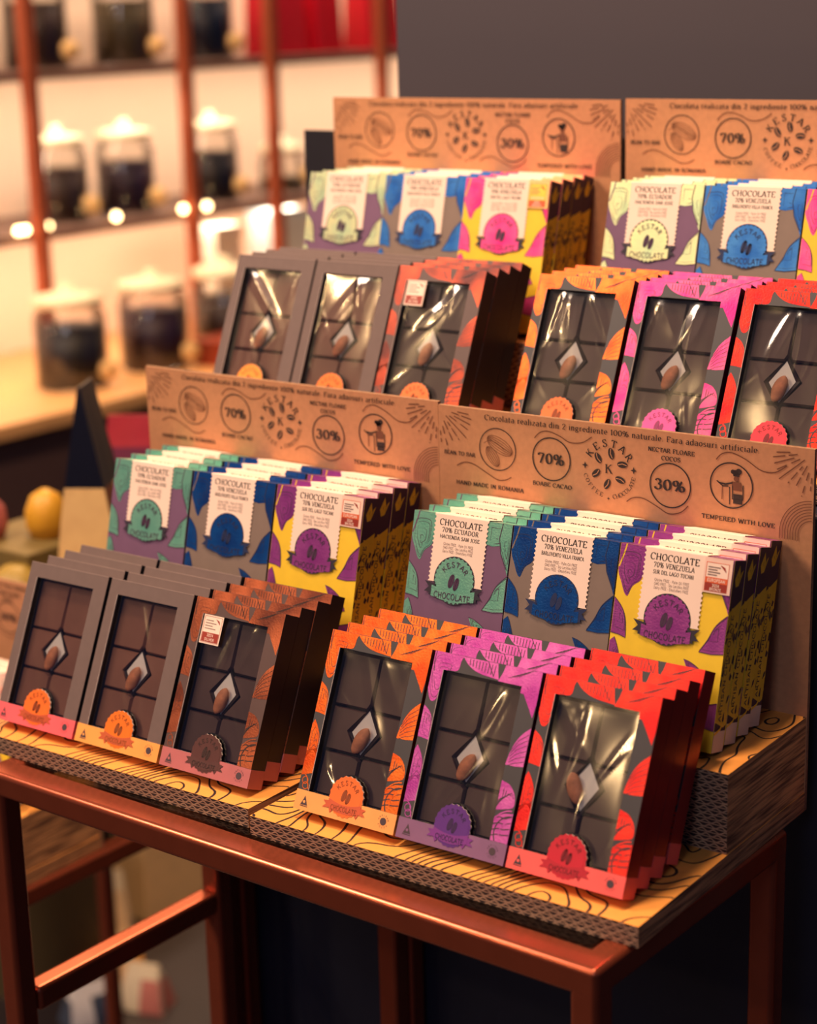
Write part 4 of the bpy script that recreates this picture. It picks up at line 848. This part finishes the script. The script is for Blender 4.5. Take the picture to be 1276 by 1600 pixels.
part('counter_top', (-2.6, .6, -.205), (-2.03, 4.4, -.178), mat('pale_oak', (226, 172, 112), .45, var=.08, scale=8), .003)
part('cabinet_body', (-2.58, .6, FLOOR), (-2.07, 4.4, -.205), mat('umber_panel', (84, 62, 60), .5))
tag(r, 'long counter with pale oak top and umber front under the lit shelves', 'counter')
JLID = mat('ivory_lid', (250, 236, 200), .4); CORK = mat('cork_tag', (232, 190, 126), .7)
JC = {'brown': mat('roast_beans', (62, 42, 34), .5, var=.4, scale=90), 'green': mat('dried_leaves', (86, 72, 44), .6, var=.4, scale=90), 'blue': mat('dark_blue_tea', (22, 30, 50), .5), 'plum': mat('plum_tea', (48, 24, 44), .5), 'black': mat('black_tea', (34, 30, 34), .5, var=.4, scale=90)}
def jar(x, y, z, rad, hc, ht, c, label, group, tagside=1):
    r = empty('storage_jar', (x, y, z))
    m = MB(); m.lathe([(rad * .97, .003), (rad * .97, hc)], JC[c], 24); m.build('contents', r)
    m = MB(); m.lathe([(rad, 0), (rad * 1.03, .006), (rad * 1.03, ht - .02), (rad * .9, ht - .008), (rad * .9, ht)], GLASS, 24); m.build('glass_body', r)
    m = MB(); m.lathe([(rad * .98, ht), (rad * 1.0, ht + .016), (rad * .6, ht + .022), (rad * .2, ht + .024), (rad * .2, ht + .04)], JLID, 24); m.build('lid', r)
    m = MB(); m.lathe([(.019, -.003), (.019, .003)], CORK, 20)
    o = m.build('round_tag', r, loc=(rad * 1.12, -rad * .1 + tagside * .03, .034), rot=(0, pi / 2, -.55)); tag(r, label, 'jar', group)
G1, G2, G3 = 'storage jars on the top shelf', 'storage jars on the middle shelf', 'large storage jars on the counter'
for y, c, l in ((1.720, 'brown', 'jar of brown beans on the upper shelf, nearest the left edge'), (1.955, 'green', 'jar of greenish dried leaves on the upper shelf'), (2.190, 'blue', 'jar of dark blue tea on upper shelf, left of the red bags')): jar(-2.40, y, .4032, .060, .125, .19, c, l, G1)
for y, c, l in ((1.750, 'brown', 'jar of brown beans on the middle shelf, leftmost there'), (1.935, 'plum', 'jar of plum tea on the middle shelf beside the second post'), (2.190, 'black', 'jar of black tea on the middle shelf between two posts')): jar(-2.40, y, .1032, .058, .105, .15, c, l, G2)
for y, c, l in ((1.565, 'black', 'large jar of black tea on the oak counter, leftmost'), (1.785, 'plum', 'large jar of plum tea on the oak counter'), (1.995, 'brown', 'large jar of brown beans on the counter beside the taupe boxes')): jar(-2.19, y, -.1778, .066, .115, .155, c, l, G3)
jar(-2.40, 2.42, .1032, .05, .03, .085, 'green', 'small nearly empty jar right of the middle shelf posts', G2)
RB = mat('red_foil_bag', (214, 16, 48), .3, metal=.3)
for y, w_, h_, l in ((2.42, .12, .17, 'bright red gift bag on the upper shelf'), (2.56, .09, .2, 'narrow red gift bag beside the wide one on the upper shelf'), (2.76, .12, .16, 'red gift bag at right end of the upper shelf')):
    r = empty('gift_bag', (-2.40, y, .4032)); m = MB()
    lo = [(-.04, -w_ / 2, 0), (.04, -w_ / 2, 0), (.04, w_ / 2, 0), (-.04, w_ / 2, 0)]; hi = [(-.03, -w_ / 2, h_), (.03, -w_ / 2, h_), (.03, w_ / 2, h_), (-.03, w_ / 2, h_)]
    m.mesh(lo + hi, [(3, 2, 1, 0), (0, 1, 5, 4), (1, 2, 6, 5), (2, 3, 7, 6), (3, 0, 4, 7)], RB); m.build('bag_body', r)
    m = MB(); n = 10
    for k in range(n):
        a0, a1 = pi * k / n, pi * (k + 1) / n
        m.face([(.031, -cos(a0) * w_ * .25, h_ - .01 + sin(a0) * .05), (.031, -cos(a1) * w_ * .25, h_ - .01 + sin(a1) * .05), (.031, -cos(a1) * w_ * .21, h_ - .01 + sin(a1) * .043), (.031, -cos(a0) * w_ * .21, h_ - .01 + sin(a0) * .043)], PLMP)
    m.build('bag_handle', r); tag(r, l, 'bag', 'red gift bags on the upper shelf')
def carton(name, a, b, mm, label, cat='box', lidm=None):
    r = empty(name, ((a[0] + b[0]) / 2, (a[1] + b[1]) / 2, a[2])); x, y, z = r.location; q = MB(); t = (b[2] - a[2]) * .86
    q.box((a[0] - x, a[1] - y, 0), (b[0] - x, b[1] - y, t), mm); q.build('box_body', r, bevel=.002)
    q = MB(); q.box((a[0] - x - .002, a[1] - y - .002, t), (b[0] - x + .002, b[1] - y + .002, b[2] - z), lidm or mm); q.build('box_lid', r, bevel=.002); tag(r, label, cat); return r
PALE = mat('pale_blue_card', (206, 222, 226), .6)
carton('tea_box', (-2.40, 2.30, -.178), (-2.30, 2.40, .07), PALE, 'tall pale blue box on the counter behind the upper left bars')
carton('tea_box', (-2.42, 2.12, -.178), (-2.33, 2.20, .055), mat('pale_cream_card', (236, 226, 206), .6), 'tall pale cream box on the counter left of the pale blue one')
carton('copper_tin', (-2.14, 1.84, -.178), (-2.05, 1.98, -.125), mat('copper_tin', (170, 74, 48), .4, metal=.4), 'low copper tin on the counter edge beside the taupe boxes', 'tin')
GLINT = mat('glint_glow', (255, 214, 150), .5, emit=(255, 214, 150), es=16)  # glowing beads added to imitate glints on the shelf rail
for y, z, l in ((1.543, .113, 'small imitated shelf glint at far left'), (1.560, .113, 'small imitated shelf glint beside the leftmost'), (1.616, .115, 'small imitated shelf glint right of the first post'), (1.796, .114, 'small imitated shelf glint between two jars'), (1.985, .110, 'imitated shelf glint left of second post'), (2.020, .110, 'imitated shelf glint right of second post'), (2.055, .109, 'imitated shelf glint before the third jar')):
    m = MB(); m.lathe([(.0005, -.007), (.005, -.005), (.007, 0), (.005, .005), (.0005, .007)], GLINT, 12); m.v = [(a + SHX + .012, b + y, c + z) for a, b, c in m.v]
    tag(m.build('shelf_glint'), l, 'glint', 'imitated glints along the middle shelf')

# ------------------------------------------------------------ things under and behind the tables
frame_table('display_table', -.547, -.345, .2035, .243, -.0140, 'narrow copper frame table behind the lower left stand', glass=False)
CRM = mat('cream_carton', (232, 196, 144), .6)
carton('storage_carton', (-1.74, 1.13, FLOOR), (-1.62, 1.27, -.77), CRM, 'small cream carton on the floor seen under the front table')
pouch('paper_bag', -1.577, 1.01, FLOOR, .075, .06, .155, radians(40), (mat('white_bag_paper', (240, 206, 160), .6), CREAM, CREAM), 'narrow white paper bag on the floor beside the cream carton', 'bag', neck=.8)
m = MB(); m.lathe([(.11, 0), (.13, .22), (.135, .23), (.12, .23), (.11, .02)], mat('olive_felt', (92, 76, 46), .8), 28, cap=False); m.v = [(x - 1.66, y + .93, z + FLOOR + .001) for x, y, z in m.v]
tag(m.build('felt_basket'), 'olive felt basket on the floor under the front table', 'basket')
pouch('sweet_packet', -1.43, .94, FLOOR, .075, .05, .07, radians(20), (mat('rose_packet', (214, 130, 118), .5), CREAM, CREAM), 'small rose and cream packet on the floor under the front table', 'packet', neck=.7)
pouch('sweet_packet', -1.50, .97, FLOOR, .06, .05, .09, radians(50), (mat('ochre_packet', (196, 140, 60), .5), CRM, CRM), 'small ochre packet on the floor beside the rose one', 'packet', neck=.7)
pouch('sweet_packet', -1.47, .86, FLOOR, .08, .05, .06, radians(70), (mat('slate_packet', (74, 84, 104), .5), WHITEP, WHITEP), 'small slate blue packet on the floor in front of the rose one', 'packet', neck=.7)
carton('storage_carton', (-1.30, 1.25, FLOOR), (-1.05, 1.45, -.70), mat('white_carton', (240, 220, 190), .6), 'white carton on the floor behind the dark plinth')
